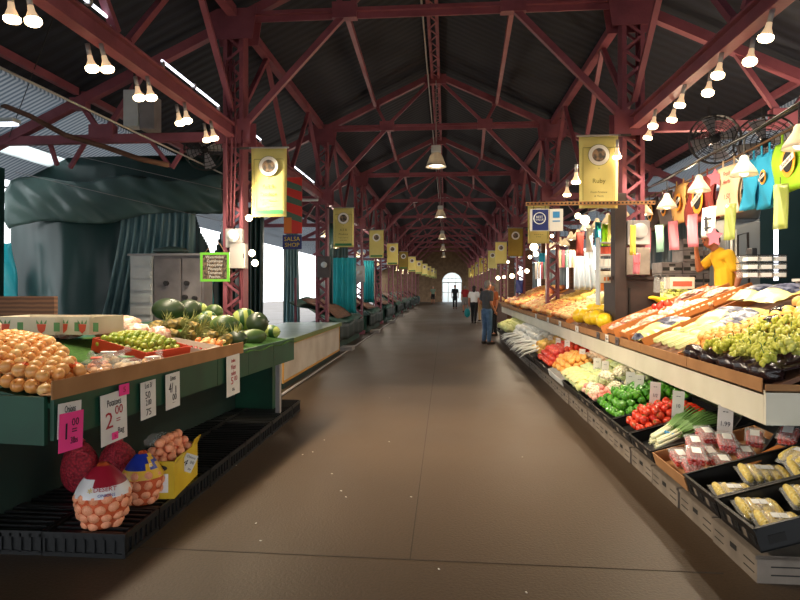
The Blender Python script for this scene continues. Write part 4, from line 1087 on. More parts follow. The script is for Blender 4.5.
# perforated cross rail with two square signs on the right
a = at(526, 204, Y=7.3); b_ = at(655, 204, Y=7.3)
t = thing('perforated_rail', 'pale perforated metal rail reaching out over the right stall', 'rail', (a.x, 7.3, a.z-.0))
MB().box((b_.x-a.x)/2, 0, 0, b_.x-a.x, .03, .045).build('rail_bar', 'cardboard', t)
g = MB(); n = 34
for i in range(n): g.box((b_.x-a.x)*(i+.5)/n, -.016, 0, .022, .004, .02)
g.build('punched_hole', 'dark_slot', t)
for i, (u0, u1, v0, v1, mk) in enumerate(((530, 549, 209, 231, 'navy'), (549.5, 563, 209, 231, 'medal_white'))):
    a = at(u0, v0, Y=7.28); b_ = at(u1, v1, Y=7.28); w, h = b_.x-a.x, a.z-b_.z
    t = thing('square_sign', ('navy blue sign with a white round emblem hanging from the perforated rail', 'white sign with a blue square beside the navy sign')[i], 'sign', ((a.x+b_.x)/2, 7.28, (a.z+b_.z)/2))
    MB().box(0, 0, 0, w, .006, h).build('panel', 'medal_white', t)
    if i == 0:
        MB().box(.01, -.005, -.0, w*.84, .004, h*.94).build('blue_face', 'navy', t)
        g = MB(); nn = 24; g.tube([(.07*cos(2*pi*k/nn), -.01, .02+.07*sin(2*pi*k/nn)) for k in range(nn+1)], .005, 4); g.build('emblem_ring', 'label_white', t)
        lettering(t, 'BEST', .04, 0, .035, -.009, 'label_white'); lettering(t, 'VALUE', .034, 0, .002, -.009, 'label_white')
    else:
        MB().box(0, -.005, h*.24, w*.5, .004, h*.28).build('blue_square', 'sky_blue', t); MB().box(0, -.005, -h*.05, w*.55, .004, h*.05).build('blue_line', 'sky_blue', t)
    g = MB(); g.cyl((-w*.3, 0, h/2), (-w*.3, 0, h/2+.04), .004); g.cyl((w*.3, 0, h/2), (w*.3, 0, h/2+.04), .004); g.build('hook', 'dark_steel', t)
# ============================================================ RIGHT STALL
RX = 1.95; RY0 = 3.72; RY1 = 20.5
def rs(x): return .93+.42*(x-RX)
def tr_(u): return tan(math.atan((u-400)/F)-YAW)
def yr(u, x): return x/tr_(u)
RL = RY1-RY0
t = thing('display_stand', 'long produce display with a pale fascia and cardboard lip along the right side', 'market stand', (RX, RY0, 0))
g = MB()
for i in range(7): g.box(.012, RL*(i+.5)/7, .815, .024, RL/7-.006, .21)
g.build('front_fascia', 'fascia', t)
MB().box(.7, -.012, .815, 1.4, .024, .21).build('end_fascia', 'fascia', t)
g = MB()
for i in range(15): g.box(-.006, RL*(i+.5)/15, .95, .008, RL/15-.01, .085)
g.box(.69, -.02, .935, 1.38, .008, .05); g.build('cardboard_lip', 'cardboard', t)
g = MB(); x1 = 1.42
g.add([(0,0,.89), (0,RL,.89), (x1,RL,.89+.42*x1), (x1,0,.89+.42*x1), (0,0,.92), (0,RL,.92), (x1,RL,.92+.42*x1), (x1,0,.92+.42*x1)],
      [(3,2,1,0), (4,5,6,7), (0,1,5,4), (1,2,6,5), (2,3,7,6), (3,0,4,7)]); g.build('sloping_top', 'wood', t)
MB().box(.37, RL/2, .41, .03, RL, .82).build('lower_panel', 'pale_green', t)
MB().box(1.4, RL/2, .72, .04, RL, 1.42).build('back_panel', 'wood', t)
MB().box(.97, .02, .42, .9, .03, .84).build('end_panel', 'pale_green', t)
g = MB()
for i in range(18):
    y = .5+i*.95; g.bar((.04, y, .74), (.35, y, .6), .02, .05)
g.build('bracket', 'pale_green', t)
def hr(me, nm, cat, label, group, x0, x1, y0, y1, r, layers=1, dz=.0, zf=None, **kw):
    return heap(me, nm, cat, label, group, x0, x1, y0, y1, r, zf or (lambda x, y: rs(x)+dz), layers, conv=lambda x, y, z: (x, y, z), **kw)
# cardboard dividers between bays
dv = None
for i, (y, z) in enumerate(((5.15, .05), (6.05, .10), (6.55, .13), (7.05, .13), (7.6, .12), (9.8, .08), (11.6, .06), (13.6, .08), (16, .06))):
    g = MB(); g.bar((.05, 0, .93+.03+z/2-.02), (1.38, 0, .93+.42*1.33+z/2+.0), .012, z)
    tag(g.build('cardboard_divider', 'cardboard_orange', loc=(RX, y, 0)), ORD[i]+' orange-brown cardboard divider across the right display', 'divider', 'right display dividers')
# --- grapes
def grape_mesh(seed):
    rnd = random.Random(seed); g = MB()
    for i in range(26):
        a = rnd.uniform(0, 6.3); q = sqrt(rnd.random()); z = rnd.uniform(0, 1)
        g.ball((cos(a)*q*.075*(1-z*.4), sin(a)*q*.055*(1-z*.4), .02+z*.05), .0175, .0175, .021, 8)
    return g
g0 = MB(); g0.tube([(0,0,.05), (.02,.0,.1), (.03,.01,.11)], .0035, 5)
gm = [grape_mesh(k).mesh('berries', ['grape'], True) for k in range(4)]; sm = g0.mesh('stem', ['stem_green'])
def bunch(loc, rz, s, label, group, me):
    t = thing('grape_bunch', label, 'grapes', loc, rot=(rv(-.3, .3), -.25, rz), group=group); t.scale = (s, s, s)
    for nm, m_ in (('berries', me), ('stem', sm)):
        o = bpy.data.objects.new(nm, m_); COL.objects.link(o); o.parent = t
for i in range(9):
    for j in range(5):
        y = 3.86+.088*i+rv(-.02, .02); x = 2.07+.11*j+rv(-.02, .02)
        if (i in (3, 6) and j > 1) : continue
        bunch((x, y, rs(x)+.07+rv(0, .04)), rv(0, 6), rv(.9, 1.15), 'bunch of pale green grapes heaped at the near end of the right display', 'green grapes', gm[(i+j) % 4])
for i in range(4):
    for j in range(3):
        y = 3.88+.12*i; x = 2.85+.12*j
        bunch((x, y, rs(x)+.07), rv(0, 6), 1.1, 'bunch of green grapes in the upper rows at the right edge', 'upper green grapes', gm[(i+j) % 4])
gr = [sphere_mesh('red_grape', 'red_grape')]
hr(gr[0], 'red_cherry', 'cherry', 'small red cherry between the heaps of green grapes', 'red cherries', 2.25, 2.5, 4.08, 4.22, .016, 2, dz=.06)
hr(gr[0], 'red_cherry', 'cherry', 'small red cherry between the heaps of green grapes', 'red cherries', 2.3, 2.6, 4.35, 4.48, .016, 2, dz=.06)
# black bag liners under grapes
labs = ['crinkled black plastic bag liner at the near corner under the grapes', 'crinkled black plastic liner, second from the near corner', 'black plastic liner under the middle of the grapes', 'black plastic liner below the orange apricots', 'black plastic liner at the far end of the apricots']
for i, y in enumerate((3.88, 4.1, 4.32, 4.62, 4.92)):
    g = MB(); g.ball((0,0,0), .09, .14, .075, 20, fn=lambda x, y_, z: 1+.1*sin(9*y_+i)*cos(8*z)+.06*sin(15*x+3*z))
    tag(g.build('bag_liner', 'black_bag', smooth=True, loc=(2.05, y, rs(2.05)+.04)), labs[i], 'bag')
g = MB(); g.sheet(lambda a, b: (2.0+1.3*a, 3.76+1.35*b, rs(2.0+1.3*a)+.03+.02*sin(b*21+a*5)+.012*sin(a*30)), 30, 30)
tag(g.build('bag_liner', 'black_bag', smooth=True, solid=.004), 'wide black plastic sheet lining the near bay of the right display', 'bag')
# apricots, mangoes, oranges
me_apr = sphere_mesh('apricot', 'apricot'); me_man = sphere_mesh('mango', 'mango', rz=1.3); me_ora = sphere_mesh('orange', 'orange')
me_tom = None
hr(me_apr, 'apricot', 'apricot', 'orange apricot heaped on black plastic at the front lip', 'apricots by the grapes', 2.04, 2.42, 4.5, 5.08, .033, 2, dz=.05, crown=.02)
hr(me_man, 'mango', 'mango', 'yellow mango in the row just behind the grapes', 'mangoes behind the grapes', 2.5, 2.8, 4.1, 4.95, .045, 1, dz=.05)
hr(me_apr, 'yellow_plum', 'plum', 'small yellow plum between the apricots and the mangoes', 'yellow plums', 2.42, 2.72, 4.62, 5.08, .026, 2, dz=.03)
hr(me_ora, 'orange', 'orange', 'round orange fruit piled at the back near the right edge', 'oranges at the back', 2.85, 3.3, 4.45, 5.1, .052, 2, dz=.03)
hr(gr[0], 'red_tomato', 'tomato', 'small red tomato in the patch in front of the oranges', 'small red tomatoes', 2.62, 2.9, 3.85, 4.35, .022, 2, dz=.05)
for i, (x, y) in enumerate(((2.62, 4.75), (2.75, 4.4), (2.78, 4.95))):
    g = MB(); g.ball((0,0,0), .13, .09, .05, 18, fn=lambda a, b, c: 1+.15*sin(9*b+i)*cos(8*c+a*7))
    tag(g.build('bag_liner', 'black_bag', smooth=True, loc=(x, y, rs(x)+.08)), ('crinkled black plastic between the mangoes and apricots', 'crinkled black plastic in front of the small red tomatoes', 'black plastic fold in front of the oranges')[i], 'bag')
# pale greens at front
def leaf_bunch(mk_l, mk_s, n=10, ln=.28, w=.03):
    t = thing('celery_heart', 'x', 'celery')
    g = MB()
    for i in range(n):
        a = (i-n/2)*.07; g.tube([(0, .006*(i-n/2), .012+.012*(i % 3)), (ln*.5, a*.25*ln*2, .02+.012*(i % 3)), (ln, a*.5*ln*2, .015)], [.014, .011, .006], 6)
    g.build('stalks', mk_s, t, smooth=True)
    g = MB()
    for i in range(n): a = (i-n/2)*.07; g.ball((ln, a*ln, .02), .05, .025, .018, 7, fn=lambda x, y, z: 1+.3*sin(9*x+i))
    g.build('leaves', mk_l, t, smooth=True); return t
lb = leaf_bunch('leaf_pale', 'leaf_pale'); k = 0
for x, y in ((2.05, 5.3), (2.05, 5.48), (2.06, 5.66), (2.06, 5.86), (2.3, 5.4), (2.3, 5.62), (2.3, 5.82)):
    o = lb if k == 0 else copy_tree(lb); o.location = (x, y, rs(x)+.03); o.rotation_euler = (0, -.4, rv(-.2, .2)); o['label'] = 'pale green celery heart lying at the front lip below the bagged corn'; o['group'] = 'pale celery hearts'; k += 1
# bags with navy labels (pillow)
def pillow(label, loc, w, d, h, rot, band=(.5, .85), mk='bag_white', band_mk='bag_navy'):
    t = thing('salad_bag', label, 'bag', loc, rot=rot)
    g = MB()
    def P(i, j, s): 
        e = (1-abs(2*i-1)**3)*(1-abs(2*j-1)**3); return (w*(i-.5), d*(j-.5), h*.5+s*h*.5*e+.006*sin(i*19+j*11))
    g.sheet(lambda i, j: P(i, j, 1), 16, 12); g.sheet(lambda i, j: P(1-i, j, -1), 16, 12); g.build('bag_body', mk, t, smooth=True)
    g = MB(); b0, b1 = band; g.sheet(lambda i, j: tuple(Vector(P(b0+(b1-b0)*i, .04+.92*j, 1))+Vector((0,0,.003))), 8, 12); g.build('printed_band', band_mk, t, smooth=True)
    return t
sl = -math.atan(.42)
bl = [('bag of corn with a navy and white printed band, nearest the front lip', 2.3, 6.3, .46, .36, (.45, .95)),
      ('yellow bag with a navy end lying at the lip beside the pale celery', 2.1, 6.2, .26, .3, (.0, .25)),
      ('white plastic bag with a navy band behind the pale celery', 2.62, 5.75, .4, .36, (.6, .95)),
      ('clear printed bag behind the white bag', 2.64, 5.35, .36, .32, (.2, .75)),
      ('large bag of corn with a navy printed top high on the display', 3.0, 5.45, .42, .42, (.45, .97)),
      ('second bag of corn behind the white bag, against the orange divider', 3.0, 5.88, .36, .34, (.4, .9)),
      ('small yellow bag with a dark band next to the apricots', 2.42, 5.25, .3, .28, (.5, .9))]
for lab, x, y, w, d, bd in bl:
    pillow(lab, (x, y, rs(x)+.02+(.06 if x > 2.9 else 0)), w, d, .11, (rv(-.05, .05), sl+rv(-.04, .04), rv(-.15, .15)), bd)
# bays 6.05 - 7.6: shallow trays of pale fruit
me_mush = sphere_mesh('mushroom', 'mushroom', rz=.75); me_peach = sphere_mesh('peach', 'peach'); me_apple = sphere_mesh('apple', 'apple_red', fn=lambda x, y, z: 1-.18*max(0, z-.8)*5*.2)
me_rad2 = sphere_mesh('radish', 'radish')
tl = ['first','second','third','fourth','fifth','sixth']
for i, (y0, y1, me, nm, cat, r) in enumerate(((6.5, 6.98, me_mush, 'garlic_bulb', 'garlic', .03), (7.1, 7.54, me_rad2, 'pink_potato', 'potato', .034))):
    for j in range(3):
        x0 = 2.04+.43*j
        tray('fruit_tray', '%s shallow cardboard tray up the slope in the bay of %ss' % (tl[j], nm.replace('_', ' ')), .41, y1-y0-.03, .06, 'cardboard_orange', (x0+.2, (y0+y1)/2, rs(x0+.2)+.01), rot=(0, sl, 0))
    hr(me, nm, cat, '%s in the cardboard trays of the %s bay past the bagged corn' % (nm.replace('_', ' '), ('first', 'second')[i]), nm+'s', 2.04, 3.3, y0+.02, y1-.03, r, 1, dz=.03)
hr(sphere_mesh('tomato', 'tomato'), 'tomato', 'tomato', 'red tomato in the small cluster among the pink potatoes', 'tomato cluster', 2.55, 2.75, 7.2, 7.45, .04, 1, dz=.08)
hr(me_mush, 'white_mushroom', 'mushroom', 'white mushroom in the pile next to the yellow squash', 'white mushrooms', 2.45, 2.8, 6.55, 6.95, .04, 1, dz=.07)
for j, (x, y) in enumerate(((2.3, 6.7), (2.75, 6.65), (3.05, 6.8), (2.3, 7.3), (3.0, 7.35))):
    pillow(('clear printed packet on the garlic, lower', 'clear printed packet on the garlic, middle', 'printed packet at the top of the garlic bay', 'printed packet on the pink potatoes, lower', 'printed packet high on the pink potato bay')[j], (x, y, rs(x)+.08), .28, .2, .06, (0, sl, rv(-.3, .3)), (.2, .6), 'bag_print', 'bag_print')
# squash & melons
def squash_mesh():
    g = MB(); n = 9; pts = [(0, -.16+.32*i/n, .012*sin(i*.7)) for i in range(n+1)]
    g.tube(pts, [.012,.022,.026,.03,.036,.045,.052,.052,.042,.02], 10); return g.mesh('yellow_squash', ['squash'], True)
sq = squash_mesh(); mp = sphere_mesh('canary_melon', 'squash', n=16, rz=1.25); pm = sphere_mesh('white_melon', 'melon_pale', n=16, rz=1.1)
for i in range(5):
    for j in range(2):
        inst(mp, 'canary_melon', (2.1+.22*j, 7.85+.36*i+.1*j, rs(2.1+.22*j)+.12+.03*(i%2)), (1.5, rv(-.2, .2), rv(-.6, .6)), rv(.1, .12), 'bright yellow melon in the front rows of the melon bay', 'melon', 'yellow melons')
for i in range(5):
    inst(pm, 'white_melon', (2.5, 7.9+.36*i, rs(2.5)+.2), (1.5, 0, rv(0, 3)), .13, 'pale cream melon behind the bright yellow ones', 'melon', 'cream melons')
for i in range(14):
    inst(sq, 'yellow_squash', (2.8+rv(-.08, .1), 7.75+.13*i, rs(2.8)+.08+rv(0, .05)), (rv(-.2, .2), rv(-.1, .1), rv(0, 6)), 1.0, 'yellow crookneck squash behind the cream melons', 'squash', 'yellow squash')
# beans
me_bean = MB().tube([(-.07, 0, 0), (-.03, .008, .01), (.03, .006, .01), (.07, -.004, 0)], [.003, .007, .007, .003], 5).mesh('green_bean', ['bean'], True)
for i in range(280):
    a = rv(0, 6.3); q = sqrt(random.random()); x = 3.05+.26*cos(a)*q; y = 8.7+1.0*sin(a)*q
    inst(me_bean, 'green_bean', (x, y, rs(x)+.03+.17*(1-q*q)), (rv(-.4, .4), rv(-.4, .4), rv(0, 6)), 1.3, 'green bean in the loose heap behind the squash', 'green bean', 'green beans')
g = MB(); g.ball((3.05, 8.7, rs(3.05)-.02), .25, 1.0, .16, 16); tag(g.build('green_bean_heap', 'bean', smooth=True), 'loose green beans packed under the top layer', 'green beans', kind='stuff')
# further bays
hr(me_peach, 'peach', 'peach', 'yellow-orange peach in the bay beyond the melons', 'peaches beyond the melons', 2.02, 2.7, 9.9, 11.5, .045, 1, dz=.03)
hr(me_mush, 'white_peach', 'peach', 'pale peach in the upper part of the bay beyond the melons', 'pale peaches', 2.7, 3.3, 9.9, 11.5, .05, 1, dz=.03)
hr(me_apple, 'red_apple', 'apple', 'red and yellow apple in the bay after the peaches', 'apples after the peaches', 2.02, 2.6, 11.7, 13.5, .045, 1, dz=.03)
hr(me_man, 'pear', 'pear', 'yellow pear in the rows behind the red and yellow apples', 'pears behind the apples', 2.6, 3.3, 11.7, 13.5, .05, 1, dz=.03)
hr(me_peach, 'nectarine', 'nectarine', 'orange-red nectarine in the far bays of the right display', 'far nectarines', 2.02, 2.8, 13.7, 15.9, .055, 1, dz=.03)
hr(me_apple, 'red_plum', 'plum', 'dark red plum in the farthest bay of the right display', 'far red plums', 2.02, 3.3, 16.1, 20.3, .07, 1, dz=.03, pitch=2.0)
me_bt = sphere_mesh('red_tomato', 'tomato')
hr(me_bt, 'red_tomato', 'tomato', 'bright red tomato in the mound at the back beyond the beans', 'tomato mound', 2.95, 3.35, 10.6, 11.8, .06, 3, dz=.03)
hr(me_peach, 'sweet_potato', 'sweet potato', 'orange-brown sweet potato at the back behind the beans', 'sweet potatoes', 3.05, 3.35, 9.75, 10.5, .06, 2, dz=.03)
wm('watermelon', 'melon_mid', .2, .14, .14, (3.5, 10.9, 1.62), (0, 0, .5), 'dark green watermelon at the back of the right display by the hanging cloth')
# card holders along the cardboard lip
for i, (u, tx) in enumerate(((617, '2.99'), (607, 'Corn'), (598, '1.50'), (577, '3/2'), (560, '.99'), (548, '2.49'), (536, '1.29'))):
    y = yr(u, RX-.02); card('price_card', ORD[i]+' small printed price card clipped on the cardboard lip of the right display', .13 if i < 3 else .2, .09, [(tx, .045, 0, -.002, 'ink', .8), ('--', .05, 0, .025, 'ink_red')], (RX-.022, y, .945), rz=-pi/2, pm='box_grey' if i in (0, 2) else 'paper', cat='price card', group='lip price cards')

# ============================================================ RIGHT LOWER LEVEL
def zl_(x): return .33+.3*(x-1.5)
sl2 = -math.atan(.3)
# grey crates on floor
gc = thing('plastic_crate', 'c', 'crate')
w, d, h = .7, .5, .145
g = MB()
for sy in (-1, 1): g.box(0, sy*(d/2-.008), h/2, w, .016, h)
for sx in (-1, 1): g.box(sx*(w/2-.008), 0, h/2, .016, d-.032, h)
g.box(0, 0, .01, w-.03, d-.03, .015); g.build('crate_body', 'grey_plastic', gc)
MB().box(-w/2-.001, 0, h*.58, .004, .07, .028).build('hand_slot', 'dark_slot', gc)
for k in (-1, 1):
    for z in (.3, .6): MB().box(-w/2-.001, k*.17, h*z, .003, .11, .005).build('groove', 'dark_slot', gc)
    MB().box(k*.17, -d/2-.001, h*.3, .22, .003, .006).build('groove', 'dark_slot', gc); MB().box(k*.17, -d/2-.001, h*.6, .22, .003, .006).build('groove', 'dark_slot', gc); MB().box(k*.06, -d/2-.001, h*.8, .08, .003, .02).build('end_slot', 'dark_slot', gc)
MB().box(0, 0, h-.012, w+.016, d+.0, .02).build('rim', 'grey_plastic', gc)
i = 0; y = 3.17+.25
while y < 17.5:
    o = gc if i == 0 else copy_tree(gc)
    o.location = (1.63+.35+rv(-.008, .008), y, 0); o['label'] = ORD[min(i, 23)]+' grey plastic crate on the floor under the right display' if i < 24 else 'far grey plastic crate on the floor under the right display'
    o['group'] = 'grey floor crates'; i += 1; y += .52
def hl(me, nm, cat, label, group, x0, x1, y0, y1, r, layers=1, dz=.0, **kw):
    return heap(me, nm, cat, label, group, x0, x1, y0, y1, r, lambda x, y: zl_(x)+dz, layers, conv=lambda x, y, z: (x, y, z), **kw)
# trays carrying the produce
lt = [(3.13, .40, 'black_plastic', 'nearest black tray, holding two stacks of wrapped yellow corn'), (3.55, .40, 'black_plastic', 'second black tray with corn, half empty'),
      (4.06, .56, 'cardboard', 'cardboard tray under the clear boxes of red berries'), (4.62, .5, 'black_plastic', 'black tray under the leeks'), (5.14, .48, 'black_plastic', 'black tray full of red plum tomatoes'),
      (5.78, .74, 'black_plastic', 'wide black tray heaped with green peppers'), (6.45, .55, 'black_plastic', 'black tray of cauliflower and radishes'),
      (7.2, .85, 'black_plastic', 'black tray of pale lettuce in wrapping'), (8.2, 1.0, 'white_metal', 'pale tray of yellow pears'), (9.4, 1.25, 'black_plastic', 'black tray of red radishes'),
      (11.2, 2.1, 'black_plastic', 'long black tray of squash and white radishes'), (13.6, 2.5, 'black_plastic', 'long black tray of pale turnips'), (16.2, 2.5, 'black_plastic', 'farthest black tray of greens')]
for y, d_, mk, lab in lt:
    near = y < 6
    tray('produce_tray', lab, .74, d_, .12 if y < 3.9 else .09, mk, (1.88, y, zl_(1.88)-.075), rot=(0, sl2, 0), slots=(mk == 'black_plastic' and y < 7))
# support wedge rail behind trays
for i in range(9):
    tag(MB().box(0, .8, .17, .06, 1.55, .34).build('support_board', 'green_dark', loc=(2.2, 3.75+1.6*i, 0)), ORD[i]+' low dark support board behind the floor trays on the right', 'board', 'support boards')
# upright black back tray against the panel
tray('produce_tray', 'empty black tray tipped up behind the berry boxes', .5, .44, .1, 'black_plastic', (2.26, 4.2, .56), rot=(0, -1.0, 0), slots=True)
tray('produce_tray', 'empty black tray tipped up at the right edge', .45, .4, .1, 'black_plastic', (2.3, 3.72, .6), rot=(0, -1.0, 0), slots=True)
# corn packs
def corn_pack(n, label, loc, rz, s=1):
    t = thing('corn_pack', label, 'corn', loc, rot=(0, sl2, rz)); t.scale = (s, s*1.45, s*1.4)
    for i in range(n):
        g = MB(); y = (i-(n-1)/2)*.043
        g.tube([(-.1, y, .02), (-.085, y, .024), (-.03, y, .026), (.05, y, .025), (.095, y, .02), (.11, y, .02)], [.008, .018, .022, .021, .014, .005], 10)
        o = g.build('corn_cob', 'corn', t, smooth=True)
    g = MB(); hw = n*.0215+.006
    g.sheet(lambda a, b: (-.115+.23*a, (2*b-1)*hw, .004+(.046*(1-abs(2*a-1)**4)+.003*cos(b*n*2*pi))*(1-abs(2*b-1)**6)), 14, 20); wp_ = g.build('plastic_wrap', 'wrap', t, smooth=True)
    MB().box(.02, 0, .052, .045, hw*.7, .001).build('printed_label', 'label_white', wp_)
    return t
cp_ = [(1.67, 3.04, 4, 1.5, 'pack of wrapped yellow corn at the front corner of the nearest tray'), (1.67, 3.23, 4, 1.5, 'pack of wrapped yellow corn at the far front of the nearest tray'),
       (1.92, 3.04, 4, 1.55, 'pack of wrapped corn in the middle of the nearest tray'), (1.92, 3.23, 4, 1.5, 'pack of wrapped corn, middle far side of the nearest tray'),
       (2.15, 3.05, 4, 1.5, 'pack of wrapped corn at the back of the nearest tray'), (2.15, 3.24, 4, 1.5, 'pack of wrapped corn, back far corner of the nearest tray'),
       (1.66, 3.48, 4, 1.5, 'pack of corn alone at the front of the half-empty tray'), (1.9, 3.62, 5, 1.5, 'pack of wrapped corn in the middle of the half-empty tray'),
       (2.1, 3.52, 4, 1.45, 'pack of wrapped corn at the back of the half-empty tray'), (2.1, 3.62, 3, .4, 'pack of corn lying crosswise on top at the back of the half-empty tray')]
for x, y, n, rz, lab in cp_:
    corn_pack(n, lab, (x, y, zl_(x)-.035+(.05 if rz < 1 else 0)), rz+rv(-.06, .06), .84)
# clamshells
def clam(label, loc, rot):
    t = thing('berry_box', label, 'box of berries', loc, rot=rot, group='clear berry boxes')
    g = MB(); w, d, h = .17, .11, .06
    vs = []
    for z, s in ((0, .86), (h, 1.0)): vs += [(-w/2*s, -d/2*s, z), (w/2*s, -d/2*s, z), (w/2*s, d/2*s, z), (-w/2*s, d/2*s, z)]
    g.add(vs, [(0,3,2,1), (0,1,5,4), (1,2,6,5), (2,3,7,6), (3,0,4,7)])
    g.add([(-w/2, -d/2, h), (w/2, -d/2, h), (w/2, d/2, h), (-w/2, d/2, h), (-w/2*.85, -d/2*.8, h+.02), (w/2*.85, -d/2*.8, h+.02), (w/2*.85, d/2*.8, h+.02), (-w/2*.85, d/2*.8, h+.02)],
          [(4,5,6,7), (0,1,5,4), (1,2,6,5), (2,3,7,6), (3,0,4,7)])
    g.box(0, 0, h, w+.01, d+.01, .004); cb_ = g.build('clear_box', 'clear', t)
    g = MB()
    for i in range(5):
        for j in range(4):
            for k in range(2): g.ball((-w*.36+i*w*.18, -d*.33+j*d*.22, .018+k*.026), .0155, n=7)
    g.build('berries', 'berry', t, smooth=True)
    MB().box(.0, 0, h+.0215, w*.45, d*.5, .001).build('printed_label', 'label_white', cb_)
    return t
cl = clam('clear box of red berries with a white label, one of those stacked by the leeks', (1.62, 3.86, zl_(1.62)), (0, sl2, 1.5))
c = 0
for x, y, dz, rz in ((1.64, 4.0, 0, 1.5), (1.64, 4.2, .0, 1.55), (1.8, 3.92, 0, 1.45), (1.8, 4.12, 0, 1.6), (1.96, 3.96, 0, 1.4), (1.97, 4.2, 0, 1.6), (1.64, 3.95, .085, 1.3), (1.72, 4.15, .085, 1.4), (1.88, 4.05, .085, 1.3), (2.1, 4.12, .03, 1.1), (1.85, 4.28, .08, 1.6), (2.2, 3.9, .08, .9)):
    o = copy_tree(cl); o.location = (x, y, zl_(x)-.05+dz); o.rotation_euler = (rv(-.06, .06), sl2+rv(-.08, .08), rz)
for o in list(cl.children_recursive): bpy.data.objects.remove(o)
bpy.data.objects.remove(cl)
tag(MB().box(0,0,0,.34,.07,.008).build('cardboard_strip', 'cardboard_orange', loc=(1.98, 3.79, zl_(1.98)+.02), rot=(0, sl2, .35)), 'orange cardboard strip beside the berry boxes', 'cardboard')
# leeks
def leek():
    t = thing('leek', 'l', 'leek')
    g = MB(); g.tube([(0,0,0), (.03,0,0), (.14,0,.002), (.2,0,.003)], [.016,.013,.013,.015], 8); g.build('white_stalk', 'leek_white', t, smooth=True)
    g = MB()
    for i in range(5):
        a = (i-2)*.09
        g.add([(.18,-.012,.003*i), (.18,.012,.003*i), (.3,.012+a*.12,.012+.003*i), (.3,-.012+a*.12,.008+.003*i), (.44,.012+a*.3,.012*i*.5), (.44,-.012+a*.3,.006+.012*i*.5), (.52, a*.42, .005*i)],
              [(0,1,2,3), (3,2,4,5), (5,4,6)])
    g.build('green_leaves', 'leek_green', t, solid=.003)
    g = MB()
    for i in range(6): a = i; g.tube([(0,0,0), (-.02, .01*cos(a), .01*sin(a))], .0012, 4)
    g.build('roots', 'leek_white', t); return t
lk = leek()
for i in range(12):
    o = lk if i == 0 else copy_tree(lk)
    o.location = (1.56+.012*(i % 3)+.015*(i//6), 4.42+.038*(i % 6)+.02*(i//6), zl_(1.56)+.02+.03*(i//6)+.005*(i % 2)); o.rotation_euler = (0, sl2-.05, .22+.05*(i % 6)+rv(-.03, .03))
    o['label'] = 'leek with white stalk and green leaves in the bundle between tomatoes and berry boxes'; o['group'] = 'leeks'
tag(MB().box(0, 0, 0, .012, .13, .04).build('rubber_band', 'sky_blue', loc=(1.70, 4.52, zl_(1.70)+.045), rot=(0, sl2, .3)), 'blue band round the bundle of leeks', 'band')
# plum tomatoes
g = MB(); g.ball((0,0,0), 1, 1, 1.25, 12); tb = g.mesh('flesh', ['tomato'], True)
g = MB()
for i in range(5): a = i*2*pi/5; g.add([(0,0,1.27), (.3*cos(a-.3), .3*sin(a-.3), 1.24), (.6*cos(a), .6*sin(a), 1.12), (.3*cos(a+.3), .3*sin(a+.3), 1.24)], [(0,1,2,3)])
tcx = g.mesh('calyx', ['stem_green'])
def comp(parts):
    def mk(nm, cat, label, group, loc, rot, s):
        t = thing(nm, label, cat, loc, rot=rot, group=group); t.scale = (s, s, s)
        for me in parts: o = bpy.data.objects.new(me.name.split('.')[0], me); COL.objects.link(o); o.parent = t
        return t
    return mk
mt_ = comp([tb, tcx])
for l in range(3):
    for i in range(8-l*2):
        for j in range(5-l):
            x = 1.62+.035*l+.07*i; y = 4.95+.03*l+.08*j
            mt_('plum_tomato', 'tomato', 'red plum tomato heaped between the peppers and the leeks', 'plum tomatoes', (x+rv(-.01, .01), y+rv(-.01, .01), zl_(x)+.01+.05*l+rv(0, .01)), (rv(-1.5, 1.5), rv(-1.5, 1.5), rv(0, 6)), rv(.031, .037))
# peppers
def pepf(x, y, z): return (1+.12*cos(4*math.atan2(y, x)))*(1-.25*max(0, -z))*(1-.35*max(0, z-.7)*2)
g = MB(); g.ball((0,0,0), 1, 1, 1.1, 16, fn=pepf); pb = g.mesh('flesh', ['pepper'], True)
g = MB(); g.tube([(0,0,.72), (.05,0,1.0), (.16,.03,1.25)], [.16,.09,.1], 7); ps = g.mesh('stem', ['stem_green'], True)
mpp = comp([pb, ps])
for l in range(3):
    for i in range(8-l*2):
        for j in range(9-l*2):
            x = 1.6+.04*l+.085*i; y = 5.48+.04*l+.082*j
            mpp('green_pepper', 'pepper', 'green bell pepper heaped in the wide tray next to the tomatoes', 'green peppers', (x+rv(-.015, .015), y+rv(-.015, .015), zl_(x)+.01+.062*l+rv(0, .015)), (rv(-1.5, 1.5), rv(-1.5, 1.5), rv(0, 6)), rv(.038, .046))
